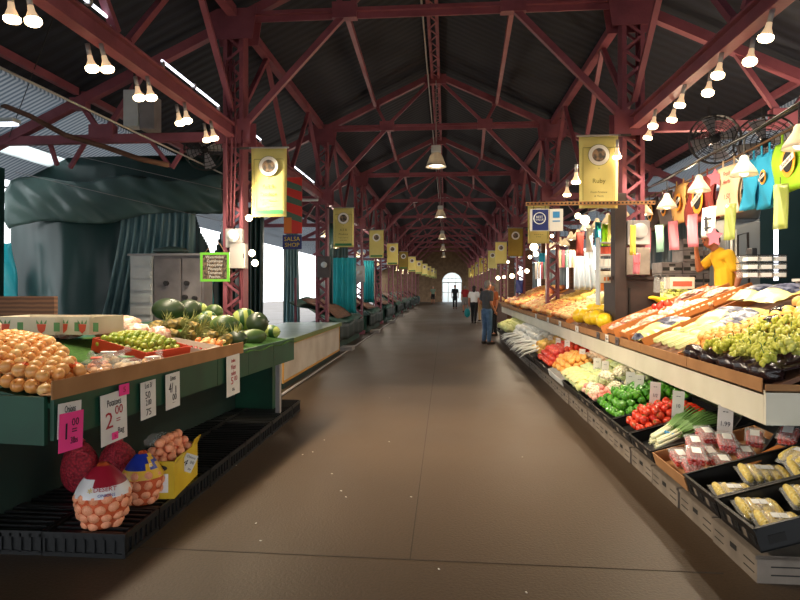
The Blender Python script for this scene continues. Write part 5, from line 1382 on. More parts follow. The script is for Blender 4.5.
# cauliflower etc
def cauli():
    t = thing('cauliflower', 'c', 'cauliflower'); g = MB(); rnd = random.Random(4)
    for i in range(34):
        a = i*2.4; ph = 1.25*sqrt(i/34); g.ball((.07*sin(ph)*cos(a), .07*sin(ph)*sin(a), .07*cos(ph)), .026, n=7)
    g.ball((0,0,0), .07, .07, .06, 12); g.build('curd', 'cauli', t, smooth=True)
    g = MB()
    for i in range(6):
        a = i*pi/3; g.sheet(lambda p, q: ((.075+.02*q)*cos(a+(p-.5)*.9), (.075+.02*q)*sin(a+(p-.5)*.9), -.05+.06*q), 4, 4)
    g.build('leaves', 'lettuce', t, smooth=True, solid=.003); return t
ca = cauli(); k = 0
for x, y, dz in ((1.62, 6.32, 0), (1.8, 6.3, 0), (1.98, 6.3, .0), (2.12, 6.36, .04), (1.62, 6.5, 0), (1.8, 6.52, .03), (1.98, 6.5, .03), (2.12, 6.58, .05), (1.9, 6.68, 0), (2.08, 6.74, .03), (1.72, 6.4, .12), (1.9, 6.42, .12)):
    o = ca if k == 0 else copy_tree(ca); k += 1; o.location = (x, y, zl_(x)+.05+dz); o.rotation_euler = (rv(-.4, .4), rv(-.5, .1), rv(0, 6)); o['label'] = 'white cauliflower head in the tray past the green peppers'; o['group'] = 'cauliflowers'
hl(sphere_mesh('radish', 'radish'), 'pink_radish', 'radish', 'pink radish at the front edge between peppers and cauliflower', 'pink radishes', 1.53, 1.75, 6.16, 6.45, .028, 3, dz=.02)
hl(me_rad2, 'radish', 'radish', 'pink and cream turnip at the front of the cauliflower tray', 'small turnips', 1.53, 1.72, 6.5, 6.75, .03, 2, dz=.02)
def lettuce():
    g = MB()
    for i in range(12):
        a = i*2.4; g.ball((.05*cos(a)*(i/12), .05*sin(a)*(i/12), .05+.01*(i % 3)), .06, .045, .045, 8, fn=lambda x, y, z: 1+.2*sin(9*x+i)*cos(9*y), R=Matrix.Rotation(a, 3, 'Z'))
    return g.mesh('lettuce', ['lettuce'], True)
le = lettuce(); me_wr = lettuce(); me_wr.materials.clear(); me_wr.materials.append(M['leaf_pale'])
for i in range(7):
    for j in range(5):
        x = 1.6+.13*j; y = 6.88+.125*i
        inst(le if (i+j) % 3 else me_wr, 'lettuce', (x, y, zl_(x)+.0), (0, sl2, rv(0, 6)), rv(.95, 1.2), 'pale green lettuce head in the tray beyond the cauliflower', 'lettuce', 'lettuces')
for i in range(5):
    pillow(('first', 'second', 'third', 'fourth', 'fifth')[i]+' clear bag of salad laid along the front of the lettuce tray', (1.62, 6.95+.17*i, zl_(1.62)+.09), .26, .16, .06, (0, sl2, rv(-.2, .2)), (.3, .6), 'bag_white', 'leaf_pale')
hl(me_apr, 'yellow_pear', 'pear', 'yellow pear in the pale tray on the lower right level', 'lower yellow pears', 1.55, 2.0, 7.75, 8.7, .042, 3, dz=.02)
hl(me_mush, 'white_onion', 'onion', 'white onion at the back of the pale tray on the lower level', 'lower white onions', 2.0, 2.24, 7.75, 8.7, .042, 2, dz=.02)
hl(me_bt, 'red_radish', 'radish', 'red radish heaped on the lower level beyond the pears', 'red radishes', 1.54, 2.24, 8.85, 9.95, .045, 3, dz=.0)
hl(me_man, 'gold_squash', 'squash', 'golden squash on the lower level beyond the red radishes', 'golden squash', 1.6, 2.24, 10.2, 11.0, .055, 2, dz=.0)
me_turn = sphere_mesh('turnip', 'radish_white')
hl(me_turn, 'white_turnip', 'turnip', 'white turnip on the lower level in the distance', 'white turnips', 1.65, 2.24, 11.1, 14.6, .07, 2, dz=.0)
me_lk = MB().tube([(0,0,0), (-.1,0,.0), (-.3,0,-.02), (-.4,0,-.07)], [.03,.024,.018,.006], 7).mesh('daikon', ['radish_white'], True)
for i in range(26):
    inst(me_lk, 'white_radish', (1.7, 10.4+.16*i, zl_(1.7)+.05+rv(0, .05)), (0, rv(-.35, -.0), rv(-.5, .4)), rv(.9, 1.1), 'long white radish poking out over the floor edge in the distance', 'radish', 'long white radishes')
hl(me_wr, 'cabbage', 'cabbage', 'pale cabbage in the farthest floor tray on the right', 'far cabbages', 1.6, 2.24, 14.9, 17.3, .9*.12, 1, dz=-.1, sc=(9, 11)) if False else None
for i in range(9):
    for j in range(3):
        inst(me_wr, 'cabbage', (1.65+.2*j, 15.0+.26*i, zl_(1.65+.2*j)), (0, 0, rv(0, 6)), 1.7, 'pale cabbage in the farthest floor tray on the right', 'cabbage', 'far cabbages')
# price cards on stakes, lower level
cd = [(725, 405, 443, 2.05, '1.99', 'leeks'), (678, 391, 421, 2.08, '10', 'tomatoes'), (655, 382, 409, 2.1, '1/2', 'peppers'), (639, 375, 400, 2.12, '3/1', 'near side of the cauliflowers'), (630, 372, 397, 2.12, '2.50', 'middle of the cauliflowers'),
      (619, 368, 394, 2.0, '.99', 'far side of the cauliflowers'), (605, 361, 381, 2.1, '1.29', 'near lettuces'), (597, 358, 380, 2.1, '2/3', 'middle lettuces'), (582, 349, 366, 2.1, '.89', 'far lettuces'), (567, 340, 355, 2.12, '.79', 'white onions'),
      (558, 338, 352, 2.12, '1.10', 'yellow pears'), (550, 335, 349, 2.12, '2.00', 'near red radishes'), (541, 331, 343, 2.12, '.50', 'far red radishes')]
for u, v0, v1, X, tx, wh in cd:
    X = 1.98 if u > 700 else 1.86
    Y = yr(u, X); a = at(u, v0, Y=Y); b_ = at(u, v1, Y=Y); h = (a.z-b_.z)
    w = h*.36 if u > 645 else h*.34
    card('price_card', 'tall narrow white price card standing over the '+wh, w, h, [(tx, w*.5, 0, 0, 'ink', .8), ('--', w*.6, 0, h*.34, 'ink'), ('ea', w*.4, 0, -h*.32, 'ink')], (X, Y, (a.z+b_.z)/2), rz=-.35, tilt=.05, cat='price card', stake=True)
# ============================================================ RIGHT BACKGROUND
# raised floor behind the stall
struct(MB().box(5.0, 9.6, .28, 3.0, 11.4, .56).build('floor', 'wood'))
PZ = .56
# column base cabinet and panels at nearest right column
a = at(612, 300, Y=7.6); b_ = at(651, 300, Y=7.6)
t = thing('base_cabinet', 'dark brown cabinet box at the foot of the nearest right column', 'cabinet', ((a.x+b_.x)/2+.12, 8.0, 0)); w = b_.x-a.x
MB().box(0, 0, .83, w+.1, .5, 1.66).build('cabinet_body', 'brown_dark', t, bevel=.01); MB().box(0, -.0, 1.68, w+.16, .56, .04).build('cabinet_top', 'brown_dark', t)
MB().box(-.1, -.26, .8, .02, .02, 1.5).build('door_gap', 'dark_slot', t)
for i, (u0, u1, v0, v1) in enumerate(((626, 648, 221, 245), (625, 648, 248, 275))):
    a = at(u0, v0, Y=7.7); b_ = at(u1, v1, Y=7.7); w, h = b_.x-a.x, a.z-b_.z
    t = thing('meter_cabinet', ('grey electrical cabinet with a round meter on the nearest right column', 'plain tan electrical cabinet below the round meter')[i], 'electrical box', ((a.x+b_.x)/2, 7.7, (a.z+b_.z)/2))
    MB().box(0, 0, 0, w, .16, h).build('box_body', 'galv' if i == 0 else 'grey_plastic', t, bevel=.008)
    if i == 0:
        g = MB(); g.cyl((0, -.08, .02), (0, -.14, .02), .1, .095, 20); g.build('meter_glass', 'meter_glass', t, smooth=True)
a = at(613, 205, Y=7.75); b_ = at(624, 280, Y=7.75)
tag(MB().box(0, 0, 1.4, b_.x-a.x, .2, 2.75).build('timber_post', 'brown_dark', loc=((a.x+b_.x)/2, 7.75, 0)), 'dark timber post just left of the nearest right column', 'post')
# shelf unit with signs left of column
a = at(598, 236, Y=8.8); b_ = at(613, 296, Y=8.8); w = b_.x-a.x
t = thing('shelf_rack', 'narrow white rack of small printed packets left of the dark post', 'rack', ((a.x+b_.x)/2, 8.8, 0))
for z in (1.5, 1.68, 1.86, 2.04, 2.22): MB().box(0, 0, z, w, .2, .02).build('shelf', 'white_metal', t)
for s in (-1, 1): MB().box(s*w/2, 0, 1.8, .02, .2, 1.0).build('upright', 'white_metal', t)
for k, (z, mk) in enumerate(((1.53, 'sign_orange'), (1.71, 'box_print'), (1.89, 'paper'), (2.07, 'print_red'))):
    for j in range(3): tag(MB().box(0, 0, .055, w*.28, .1, .11).build('packet', mk, loc=((a.x+b_.x)/2-w*.31+j*w*.31, 8.8, z-.02)), '%s packet on the %s shelf of the narrow white rack' % (('left', 'middle', 'right')[j], ('lowest', 'second', 'third', 'top')[k]), 'packet', 'packets on the rack')
a = at(603, 279, Y=7.9); t = thing('small_sign', 'small white sign with red squares beside the dark cabinet', 'sign', a)
MB().box(.06, 0, 0, .18, .02, .1).build('panel', 'box_print', t)
g = MB(); [g.box(.02+.045*k, -.012, 0, .025, .004, .05) for k in range(3)]; g.build('printed_square', 'sign_orange', t)
# box stacks
def carton(w, d, h):
    t = thing('produce_box', 'b', 'box'); MB().box(0, 0, h/2, w, d, h-.004).build('box_body', 'box_grey', t, bevel=.004)
    g = MB(); g.box(0, -d/2-.002, h*.75, .09, .004, .03); g.box(-w*.3, -d/2-.002, h*.4, .1, .004, .05); g.box(w*.28, -d/2-.002, h*.4, .12, .004, .04); g.build('hand_hole', 'dark_slot', t)
    g = MB(); g.box(0, -d/2-.0015, h*.4, w*.3, .003, .05); g.build('printed_label', 'galv', t); return t
cb = carton(.29, .4, .17); first = True
for c, (u, top) in enumerate(((657, 262), (676, 240), (695, 241), (712, 258))):
    x = at(u, 280, Y=9.2).x; zt = at(u, top, Y=9.2).z; n = int((zt-PZ)/.172)
    x = 3.32+.3*c
    for k in range(n):
        loc = (x+.0, 9.0, PZ+.172*k); lab = 'grey printed box, %s from the bottom in the %s stack from the column' % (tl[k] if k < 6 else ('seventh', 'eighth', 'ninth', 'tenth', 'eleventh', 'twelfth')[k-6], tl[c])
        if first: cb.location = loc; cb['label'] = lab; cb['group'] = 'stacked grey boxes'; first = False
        else: dup(cb, loc, rv(-.02, .02), lab, 'stacked grey boxes')
point((3.4, 8.2, 3.0), 60)  # added fill light to brighten the box stacks, no lamp hangs here
# white carton, jars
a = at(679, 283, Y=7.2); t = thing('small_carton', 'white carton with a red printed panel on a shelf in front of the box stacks', 'box', (a.x, 7.2, a.z-.07))
MB().box(0, 0, .07, .28, .2, .14).build('box_body', 'box_print', t); MB().box(0, -.102, .06, .22, .004, .06).build('printed_panel', 'print_red', t)
for j, u in enumerate((657, 664)):
    a = at(u, 286, Y=7.2); t = thing('glass_jar', ('left', 'right')[j]+' clear jar beside the white carton', 'jar', (a.x, 7.2, a.z-.08)); MB().lathe([(.035, 0), (.04, .02), (.04, .14), (.03, .17), (.03, .19)], 14).build('jar_body', 'clear', t, smooth=True)
    MB().cyl((0,0,.19), (0,0,.21), .032, n=12).build('lid', 'dark_steel', t)
t = thing('rear_shelf', 'plain wooden shelf table behind the right display', 'shelf', (3.75, 6.4, 0))
MB().box(0, 0, 1.42, .55, 2.6, .03).build('shelf_top', 'wood', t)
for x in (-.22, .22):
    for y in (-1.2, 1.2): MB().box(x, y, .7, .05, .05, 1.4).build('leg', 'wood', t)
# fridge / steel doors
a = at(737, 216, Y=8.0); b_ = at(772, 285, Y=8.0); w = b_.x-a.x; zt = a.z
t = thing('steel_refrigerator', 'tall stainless refrigerator with vertical handles behind the man in yellow', 'refrigerator', (a.x+w/2, 8.3, PZ)); H_ = zt-PZ
MB().box(0, .3, H_/2, w, .6, H_).build('cabinet_body', 'steel', t, bevel=.01)
MB().box(-w*.0, -.02, H_/2, w*.96, .03, H_*.96).build('door', 'steel', t, bevel=.01)
for x in (-w*.42, -w*.3): MB().cyl((x, -.08, .5), (x, -.08, H_*.92), .016, n=8).build('handle', 'white_metal', t, smooth=True)
g = MB(); n = 10; g.tube([(-w*.2, -.05, H_*.5), (-w*.2, -.05, H_*.88), (w*.1, -.05, H_*.9), (w*.14, -.05, H_*.5)], .012, 6); g.build('door_seal', 'dark_steel', t)
t = thing('serving_dish', 'round steel pan stacked on top of the refrigerator', 'pan', (a.x+w*.35, 8.4, PZ+H_)); MB().lathe([(.3, 0), (.33, .2), (.34, .25), (.32, .25), (.3, .03)], 24, close=True).build('pan_body', 'steel', t, smooth=True)
tag(MB().box(0, 0, 0, .05, .03, 1.4).build('fluorescent_or_glow_strip', 'tube', loc=(at(776, 240, Y=9.3).x, 9.3, at(776, 235, Y=9.3).z)), 'added glowing strip imitating a bright vertical streak right of the refrigerator', 'light')  # no lamp: emissive strip painting in a bright streak beside the refrigerator
struct(MB().box(6.35, 7.2, 1.9, .06, 6.0, 2.7).build('wall_right', 'corrug_teal'))
struct(MB().box(5.9, 10.4, 1.9, 2.0, .06, 2.7).build('wall_back', 'corrug_teal'))
# table with blister packs
t = thing('side_table', 'pale worktop on printed cartons at the right edge', 'table', (4.35, 6.55, 0))
a = at(752, 278, Y=6.6); zt = a.z
MB().box(.25, 0, zt-.02, 1.3, .8, .03).build('worktop', 'white_metal', t)
for x in (-.35, .85):
    for y in (-.35, .35): MB().box(x, y, (zt-.035)/2, .05, .05, zt-.035).build('leg', 'galv', t)
for j in range(4):
    t2 = thing('produce_box', ('first', 'second', 'third', 'fourth')[j]+' white carton from the left below the pale worktop', 'box', (4.02+.27*j, 6.0, rs(3.35)-.12), group='cartons under the worktop')
    MB().box(0, 0, .12, .25, .25, .24).build('box_body', 'box_print', t2, bevel=.004)
    g = MB(); g.cyl((0, -.126, .17), (0, -.128, .17), .02, n=10); g.build('hand_hole', 'dark_slot', t2)
    if j > 1: MB().box(0, -.127, .1, .18, .003, .1).build('printed_panel', 'print_red', t2)
a = at(752, 276, Y=6.3); x0 = at(746, 250, Y=6.3).x; dx = (at(789, 250, Y=6.3).x-x0)/3; z0 = at(750, 279, Y=6.3).z; dz = (at(750, 255, Y=6.3).z-z0)/3
for r in range(3):
    for c in range(3):
        t = thing('clear_punnet', '%s row, %s clear punnet in the stack on the pale worktop' % (('bottom', 'middle', 'top')[r], ('left', 'middle', 'right')[c]), 'punnet', (x0+dx*(c+.5), 6.42, zt-.005+dz*r+.0), group='stacked clear punnets')
        MB().box(0, 0, dz*.47, dx*.94, .2, dz*.9).build('box_body', 'clear', t, bevel=.01); MB().box(0, -.06, dz*.4, dx*.7, .1, dz*.5).build('contents', 'label_white', t); MB().box(0, -.0, dz*.9, dx*.97, .21, .008).build('lid_rim', 'black_plastic', t)
MBx = at(742, 262, Y=6.5); t = thing('black_carton', 'black tray stand left of the clear punnets', 'tray', (MBx.x, 6.5, zt)); MB().box(.1, 0, .16, .06, .12, .32).build('tray_stack', 'black_plastic', t, bevel=.01)
point((4.5, 6.9, 3.2), 55)  # added fill to lift the refrigerator steel, has no fitting of its own
# hanging rope, totes, small bags
def xz(u, v, X): return at(u, v, X=X)
TX = 3.06
a = xz(640, 200, TX); b_ = xz(812, 118, TX)
tag(MB().tube([a, a.lerp(b_, .35)+Vector((0,0,-.05)), a.lerp(b_, .7)+Vector((0,0,-.03)), b_], .012, 6).build('hanging_line', 'rope', smooth=True), 'rope line carrying the shopping totes on the right', 'rope')
a = xz(600, 214, TX+.15); b_ = xz(812, 100, TX+.15)
tag(MB().tube([a, b_], .018, 6).build('support_pole', 'dark_steel', smooth=True), 'dark pole above the totes on the right', 'pole')
totes = [(647, 659, 195, 231, 'tote_brown', 'dark brown tote bag, farthest left on the line'), (660, 673, 189, 226, 'tote_grey', 'grey tote bag with an orange print'), (674, 688, 181, 223, 'tote_tan', 'golden tan tote bag with a black oval print'),
         (687, 716, 173, 222, 'tote_maroon', 'dark red tote bag between the tan and cream ones'), (719, 741, 160, 214, 'tote_cream', 'cream cloth hanging with handwritten lettering'),
         (743, 759, 154, 209, 'tote_blue', 'blue tote bag, left of the two blue ones'), (759, 775, 146, 208, 'tote_blue', 'blue tote bag with an orange and black oval print'), (775, 812, 132, 190, 'tote_green', 'lime green tote bag with an oval print at the right edge')]
for i, (u0, u1, v0, v1, mk, lab) in enumerate(totes):
    ya = yr(u1, TX); yb = yr(u0, TX); ym = (ya+yb)/2; um = (u0+u1)/2
    zt_ = xz(um, v0, TX).z; zb = xz(um, v1, TX).z; w = yb-ya; h = zt_-zb
    if u1 > 800: ya2 = yr(800, TX)
    t = thing('tote_bag', lab, 'bag', (TX, ym, zb), rot=(0, 0, -pi/2), group='hanging totes')
    g = MB()
    for s in (-1, 1): g.sheet(lambda a_, b2: (-w/2+w*a_, s*(.008+.015*(1-b2))+.02*sin(a_*5+b2*6+i), h*.9*b2), 10, 10)
    g.build('cloth', mk, t, smooth=True, solid=.003)
    g = MB()
    for sx in (-.25, .25): g.box(sx*w, -.01, h*.95, .03, .006, h*.16)
    g.build('handle', mk, t)
    if mk == 'tote_cream':
        for s_, sz, z in (('Fresh', .07, .75), ('Herbs', .07, .6), ('1.50', .08, .32)): lettering(t, s_, sz, 0, z*h, -.035, 'ink_red', shear=.3)
    elif i != 5:
        r = w*.19; pr = 'logo_orange'
        g = MB(); g.lathe([(0.0001, 0), (r, 0), (r, .004), (0.0001, .004)], 24, close=False); g.v = [(x, -.03-.006-z, h*.5+y*1.35) for x, y, z in g.v]; g.build('printed_oval', pr, t)
        g = MB(); g.lathe([(0.0001, 0), (r*.68, 0), (r*.68, .004), (0.0001, .004)], 24, close=False); g.v = [(x, -.036-.006-z, h*.5+y*1.35) for x, y, z in g.v]; g.build('printed_centre', 'ink', t)
        MB().box(0, -.05, h*.5, r*2.1, .004, r*.5, 0, Matrix.Rotation(-.4, 3, 'Y')).build('printed_ribbon', 'paper', t)
        l = lettering(t, 'Soulard', r*.5, 0, h*.5, -.054, 'ink'); l.rotation_euler = (pi/2, -.4, 0)
bg = [(643, 650, 228, 253, 'bag_pink'), (656, 663, 225, 252, 'bag_mint'), (669, 678, 221, 250, 'bag_pink'), (688, 698, 214, 247, 'bag_pink'), (702, 716, 207, 237, 'paper'), (724, 736, 204, 240, 'bag_lime'), (772, 789, 184, 229, 'bag_lime'), (630, 636, 225, 255, 'bag_yellow'), (633, 640, 253, 274, 'bag_pink')]
bl_ = ['small pink plastic bag nearest the column', 'mint green plastic bag between two pink ones', 'small pink plastic bag right of the mint green one', 'pink plastic bag left of the white printed one',
       'white printed bag with black markings above the man in yellow', 'lime green plastic bag under the cream cloth', 'lime green plastic bag at the right below the blue tote', 'narrow yellow bag hanging in front of the round meter', 'narrow pink bag with red lettering below the yellow one']
X2 = 2.86
for i, (u0, u1, v0, v1, mk) in enumerate(bg):
    ya = yr(u1, X2); yb = yr(u0, X2); um = (u0+u1)/2
    if i >= 7:
        a = at(u0, v0, Y=7.4); b_ = at(u1, v1, Y=7.4); t = thing('hanging_bag', bl_[i], 'plastic bag', ((a.x+b_.x)/2, 7.4, b_.z)); w = b_.x-a.x; h = a.z-b_.z
    else:
        zt_ = xz(um, v0, X2).z; zb = xz(um, v1, X2).z; w = (yb-ya)*.5; h = zt_-zb
        t = thing('hanging_bag', bl_[i], 'plastic bag', (X2, (ya+yb)/2, zb), rot=(0, 0, -pi/2+.5))
    g = MB(); g.sheet(lambda a_, b2: (-w/2+w*a_, .012*sin(a_*6+b2*3+i), h*b2), 6, 8); g.build('bag_sheet', mk, t, smooth=True, solid=.004)
    g = MB(); g.cyl((0, 0, h), (0, 0, h+.06), .003, n=5); g.build('clip', 'dark_steel', t)
    if i == 4:
        g = MB(); g.box(0, -.02, h*.6, w*.6, .003, .02); g.box(-.02, -.02, h*.45, .03, .003, h*.5); g.box(0, -.02, h*.3, w*.5, .003, .02); g.build('printed_marks', 'ink', t)
    if i == 8: lettering(t, 'SALE', .04, 0, h*.5, -.02, 'ink_red')
for i, (u, v) in enumerate(((714, 237), (715, 178))):
    a = at(u, v, X=2.8 if i == 0 else 3.0); g = MB(); pts = []
    for k in range(10): r = .085 if k % 2 == 0 else .045; pts.append((r*cos(pi/2+k*pi/5), r*1.3*sin(pi/2+k*pi/5)))
    g.prism(pts, -.003, .003); tag(g.build('paper_star', 'star_pink', loc=a, rot=(0, 0, -.4)), ('pink paper star hanging in front of the man in yellow', 'pink paper star above the dark red tote')[i], 'paper star')
# shade lamps row
def shade():
    t = thing('shade_lamp', 's', 'lamp')
    MB().cyl((0,0,.3), (0,0,.12), .006, n=6).build('cord', 'dark_steel', t)
    MB().lathe([(.02, .14), (.035, .12), (.04, .09), (.105, -.01), (.115, -.04), (.108, -.04), (.098, -.008), (.034, .085)], 20, close=False).build('lamp_shade', 'shade_white', t, smooth=True)
    MB().ball((0,0,-.005), .042, n=12).build('bulb', 'bulb', t, smooth=True); return t
sh = shade(); LX = 2.66
us = [799, 744, 699, 667, 644, 624, 608, 597, 586, 578, 571, 565, 560, 555, 551]
prev = []
for i, u in enumerate(us):
    X = LX+(.04*(i % 3)-.04); y = yr(u, X); vz = [143, 171, 188, 205, 212, 217, 222, 226, 228, 236, 238, 244, 243, 247, 248][i]
    z = at(u, vz, X=X).z
    o = sh if i == 0 else copy_tree(sh); o.location = (X, y, z); o['label'] = ORD[i]+' white cone-shaded lamp over the right display'; o['group'] = 'cone shaded lamps'; prev.append((X, y, z+.3))
    if i < 10: spot((X, y, z-.08), 40 if i > 0 else 36, 155, (1, .84, .62), .05)
tag(MB().tube([(LX, 2.0, 3.1)]+prev+[(LX, 20, 2.8)], .01, 6).build('lamp_cable', 'dark_steel', smooth=True), 'cable carrying the row of cone-shaded lamps', 'cable')
# second row of lamps & glowing bulbs further back on the right
k = 0
for u, v, Y in ((585, 196, 8.6), (569, 193, 9.6), (577, 184, 7.3), (568, 194, 11)):
    pass
bulbs = [(585, 220, 11, .09), (578, 216, 11.5, .06), (534, 247, 14.6, .10), (536, 254, 14.8, .07), (530, 257, 15.5, .05), (512, 276, 17, .07), (498, 278, 20, .07), (504, 277, 19, .05), (520, 273, 16.5, .06), (527, 271, 16, .06), (508, 262, 21, .05), (552, 236, 13, .04), (588, 262, 10, .04)]
for i, (u, v, Y, r) in enumerate(bulbs):
    p = at(u, v, Y=Y); o = MB().ball((0,0,0), r, n=12).build('light_bulb', 'bulb', smooth=True, loc=p); tag(o, ORD[i]+' in a scatter of bare glowing bulbs over the far right stalls', 'bulb', 'far right bulbs')
    if i in (0, 2, 5, 6, 8): point((p.x-.0, p.y-.2, p.z-.15), 22)
for i, (u, v, Y) in enumerate(((576, 181, 7.1), (567, 194, 8.3), (617, 156, 7.4))):
    p = at(u, v, Y=Y); o = copy_tree(pp); o.location = p; o['label'] = ('flood bulb left of the nearest right banner, upper', 'flood bulb left of the nearest right banner, lower', 'flood bulb right of the nearest right banner')[i]
# small coloured totes & packages further back
for i, (u0, u1, v0, v1, mk, Y, lab) in enumerate(((595, 601, 222, 247, 'tote_blue', 9.6, 'small blue tote hanging past the column'), (602, 608, 224, 246, 'tote_green', 9.5, 'small green tote hanging past the column'),
        (608, 613, 215, 246, 'banner_yellow', 9.4, 'narrow yellow tote hanging against the dark post'), (576, 584, 232, 256, 'tote_maroon', 11, 'small dark red tote among the far lamps'), (586, 593, 228, 252, 'paper', 10.4, 'pale paper bag hanging among the far lamps'),
        (539, 548, 253, 265, 'tote_blue', 15.5, 'small blue cloth hanging far along the right'), (516, 523, 280, 293, 'navy', 18, 'small navy cloth far along the right stalls'))):
    a = at(u0, v0, Y=Y); b_ = at(u1, v1, Y=Y); w, h = b_.x-a.x, a.z-b_.z
    g = MB(); g.sheet(lambda p, q: (-w/2+w*p, .02*sin(p*6+q*4), h*(q-.5)), 6, 6); tag(g.build('hanging_cloth', mk, smooth=True, solid=.004, loc=((a.x+b_.x)/2, Y, (a.z+b_.z)/2)), lab, 'cloth')
g = MB(); a = at(574, 251, Y=12.2); b_ = at(596, 290, Y=12.2); w, h = b_.x-a.x, a.z-b_.z
g.sheet(lambda p, q: (-w/2+w*p*(1-.12*q), .07*sin(p*24)*(1.2-q), h*(q-.5)), 50, 8); tag(g.build('white_curtain', 'cloth_bright', smooth=True, solid=.004, loc=((a.x+b_.x)/2, 12.2, (a.z+b_.z)/2)), 'gathered white curtain glowing behind the right display', 'curtain')
g = MB(); a = at(596, 297, Y=11.6); g.sheet(lambda p, q: (.28*p, .02*sin(p*7), .3*q*p), 5, 5); tag(g.build('green_cloth', 'teal', smooth=True, solid=.005, loc=(a.x-.1, 11.6, a.z)), 'green cloth corner by the white curtain', 'cloth')
# thin hanging packets rows
for i in range(14):
    u = 536+3.0*i if i < 5 else 560+3.4*(i-5)
    Y = 14.5 if i < 5 else 11.8; v0 = 262 if i < 5 else 250; a = at(u, v0, Y=Y); h = .42 if i < 5 else .35
    if i >= 5 and i > 9: continue
    tag(MB().box(0, 0, -h/2, .05, .01, h).build('hanging_packet', ('paper', 'tote_cream', 'bag_pink', 'bag_mint')[i % 4], loc=a), tl[i if i < 5 else i-5]+' thin packet in the %s row strung over the right stalls' % ('far' if i < 5 else 'nearer'), 'packet', 'hanging packets')
# reddish timber posts of the stalls
for i, (u0, u1) in enumerate(((569, 576), (541, 549), (525, 532), (508, 514), (499, 503))):
    Y = 3.55/tr_((u0+u1)/2); a = at(u0, 260, Y=Y); b_ = at(u1, 260, Y=Y)
    tag(MB().box(0, 0, 1.6, b_.x-a.x, .2, 3.2).build('stall_post', 'wood', loc=((a.x+b_.x)/2, Y, 0)), ORD[i]+' reddish brown stall post behind the right display', 'post', 'stall posts')
# cone lamps over the far stalls on both sides
for s_, sd in ((-1, 'left'), (1, 'right')):
    for i in range(14):
        y = (15.5 if s_ < 0 else 22)+2.9*i; x = CX+s_*(3.05+.25*(i % 2)); z = 3.0-.12*(i % 3)
        o = copy_tree(sh); o.location = (x, y, z); o['label'] = '%s cone-shaded lamp over the far %s stalls' % (ORD[i], sd); o['group'] = 'far cone lamps'
        if i % 2 == 0: point((x-s_*.25, y, z-.15), 45, (1, .88, .72))
# dark back partition behind far stalls
struct(MB().box(5.0, 14.4, 1.0, 3.0, .1, 2.0).build('wall_back', 'wood'))
# simple far stalls on the right past the display
for i in range(5):
    y = 22+7*i
    t = thing('market_counter', ORD[i]+' brown market counter beyond the long display on the right', 'counter', (2.3, y, 0), group='far right counters')
    MB().box(.5, 2.4, .45, 1.0, 4.8, .9).build('carcass', 'wood', t); MB().box(.5, 2.4, .93, 1.1, 4.9, .05).build('counter_top', 'cardboard', t)
    for j in range(9): tag(MB().ball((0,0,0), .2, .22, .12, 10).build('produce_heap', ('peach', 'apple_red', 'leaf', 'squash')[(i+j) % 4], smooth=True, loc=(2.75, y+.3+.52*j, 1.03)), '%s small produce heap on the %s far right counter' % (ORD[j], ORD[i]), 'produce', 'far produce heaps')
# litter on floor
for i, (u, v) in enumerate(((340, 491), (325, 440), (312, 452), (236, 466), (262, 541), (302, 455), (410, 497), (440, 570), (525, 592), (390, 442), (229, 446), (333, 474), (345, 497), (257, 523), (523, 457), (389, 398))):
    p = at(u, v, Z=0); g = MB(); g.prism([(0, 0), (.012, .003), (.014, .01), (.003, .009)], 0, .003); o = g.build('paper_scrap', 'paper', loc=(p.x, p.y, .004), rot=(-pi/2, 0, rv(0, 6))); tag(o, 'tiny pale paper scrap lying on the open aisle floor', 'litter', 'paper scraps')
# ============================================================ PEOPLE
def capsules(segs, balls=()):
    g = MB()
    for s in segs:
        p, q, r1, r2 = s[:4]; fl = s[4] if len(s) > 4 else 1.0
        p, q = Vector(p), Vector(q); n = 12; d = q-p; L_ = d.length; pts = []; rr = []
        dn = d.normalized()
        for k in (-1, -.7, -.3): pts.append(p+dn*r1*k); rr.append(r1*sqrt(max(.02, 1-k*k)))
        for k in range(5): pts.append(p.lerp(q, k/4)); rr.append(r1+(r2-r1)*k/4)
        for k in (.3, .7, 1): pts.append(q+dn*r2*k); rr.append(r2*sqrt(max(.02, 1-k*k)))
        o = len(g.v); g.tube(pts, rr, n)
        if fl != 1.0:
            for i in range(o, len(g.v)):
                v = Vector(g.v[i]); tt = max(0, min(1, (v-p).dot(dn)/max(L_, 1e-4))); c = p+dn*(L_*tt); g.v[i] = (v.x, c.y+(v.y-c.y)*fl, v.z)
    for b in balls: g.ball(b[0], b[1], b[2], b[3], 16, R=b[4] if len(b) > 4 else None)
    return g
def fuse(g, nm, mk, t, vox=.012, sm=6, label=None):
    o = g.build(nm, mk, t, smooth=True, label=label)
    m = o.modifiers.new('fuse', 'REMESH'); m.mode = 'VOXEL'; m.voxel_size = vox; m.use_smooth_shade = True
    s = o.modifiers.new('smooth', 'SMOOTH'); s.iterations = sm; s.factor = .5
    return o
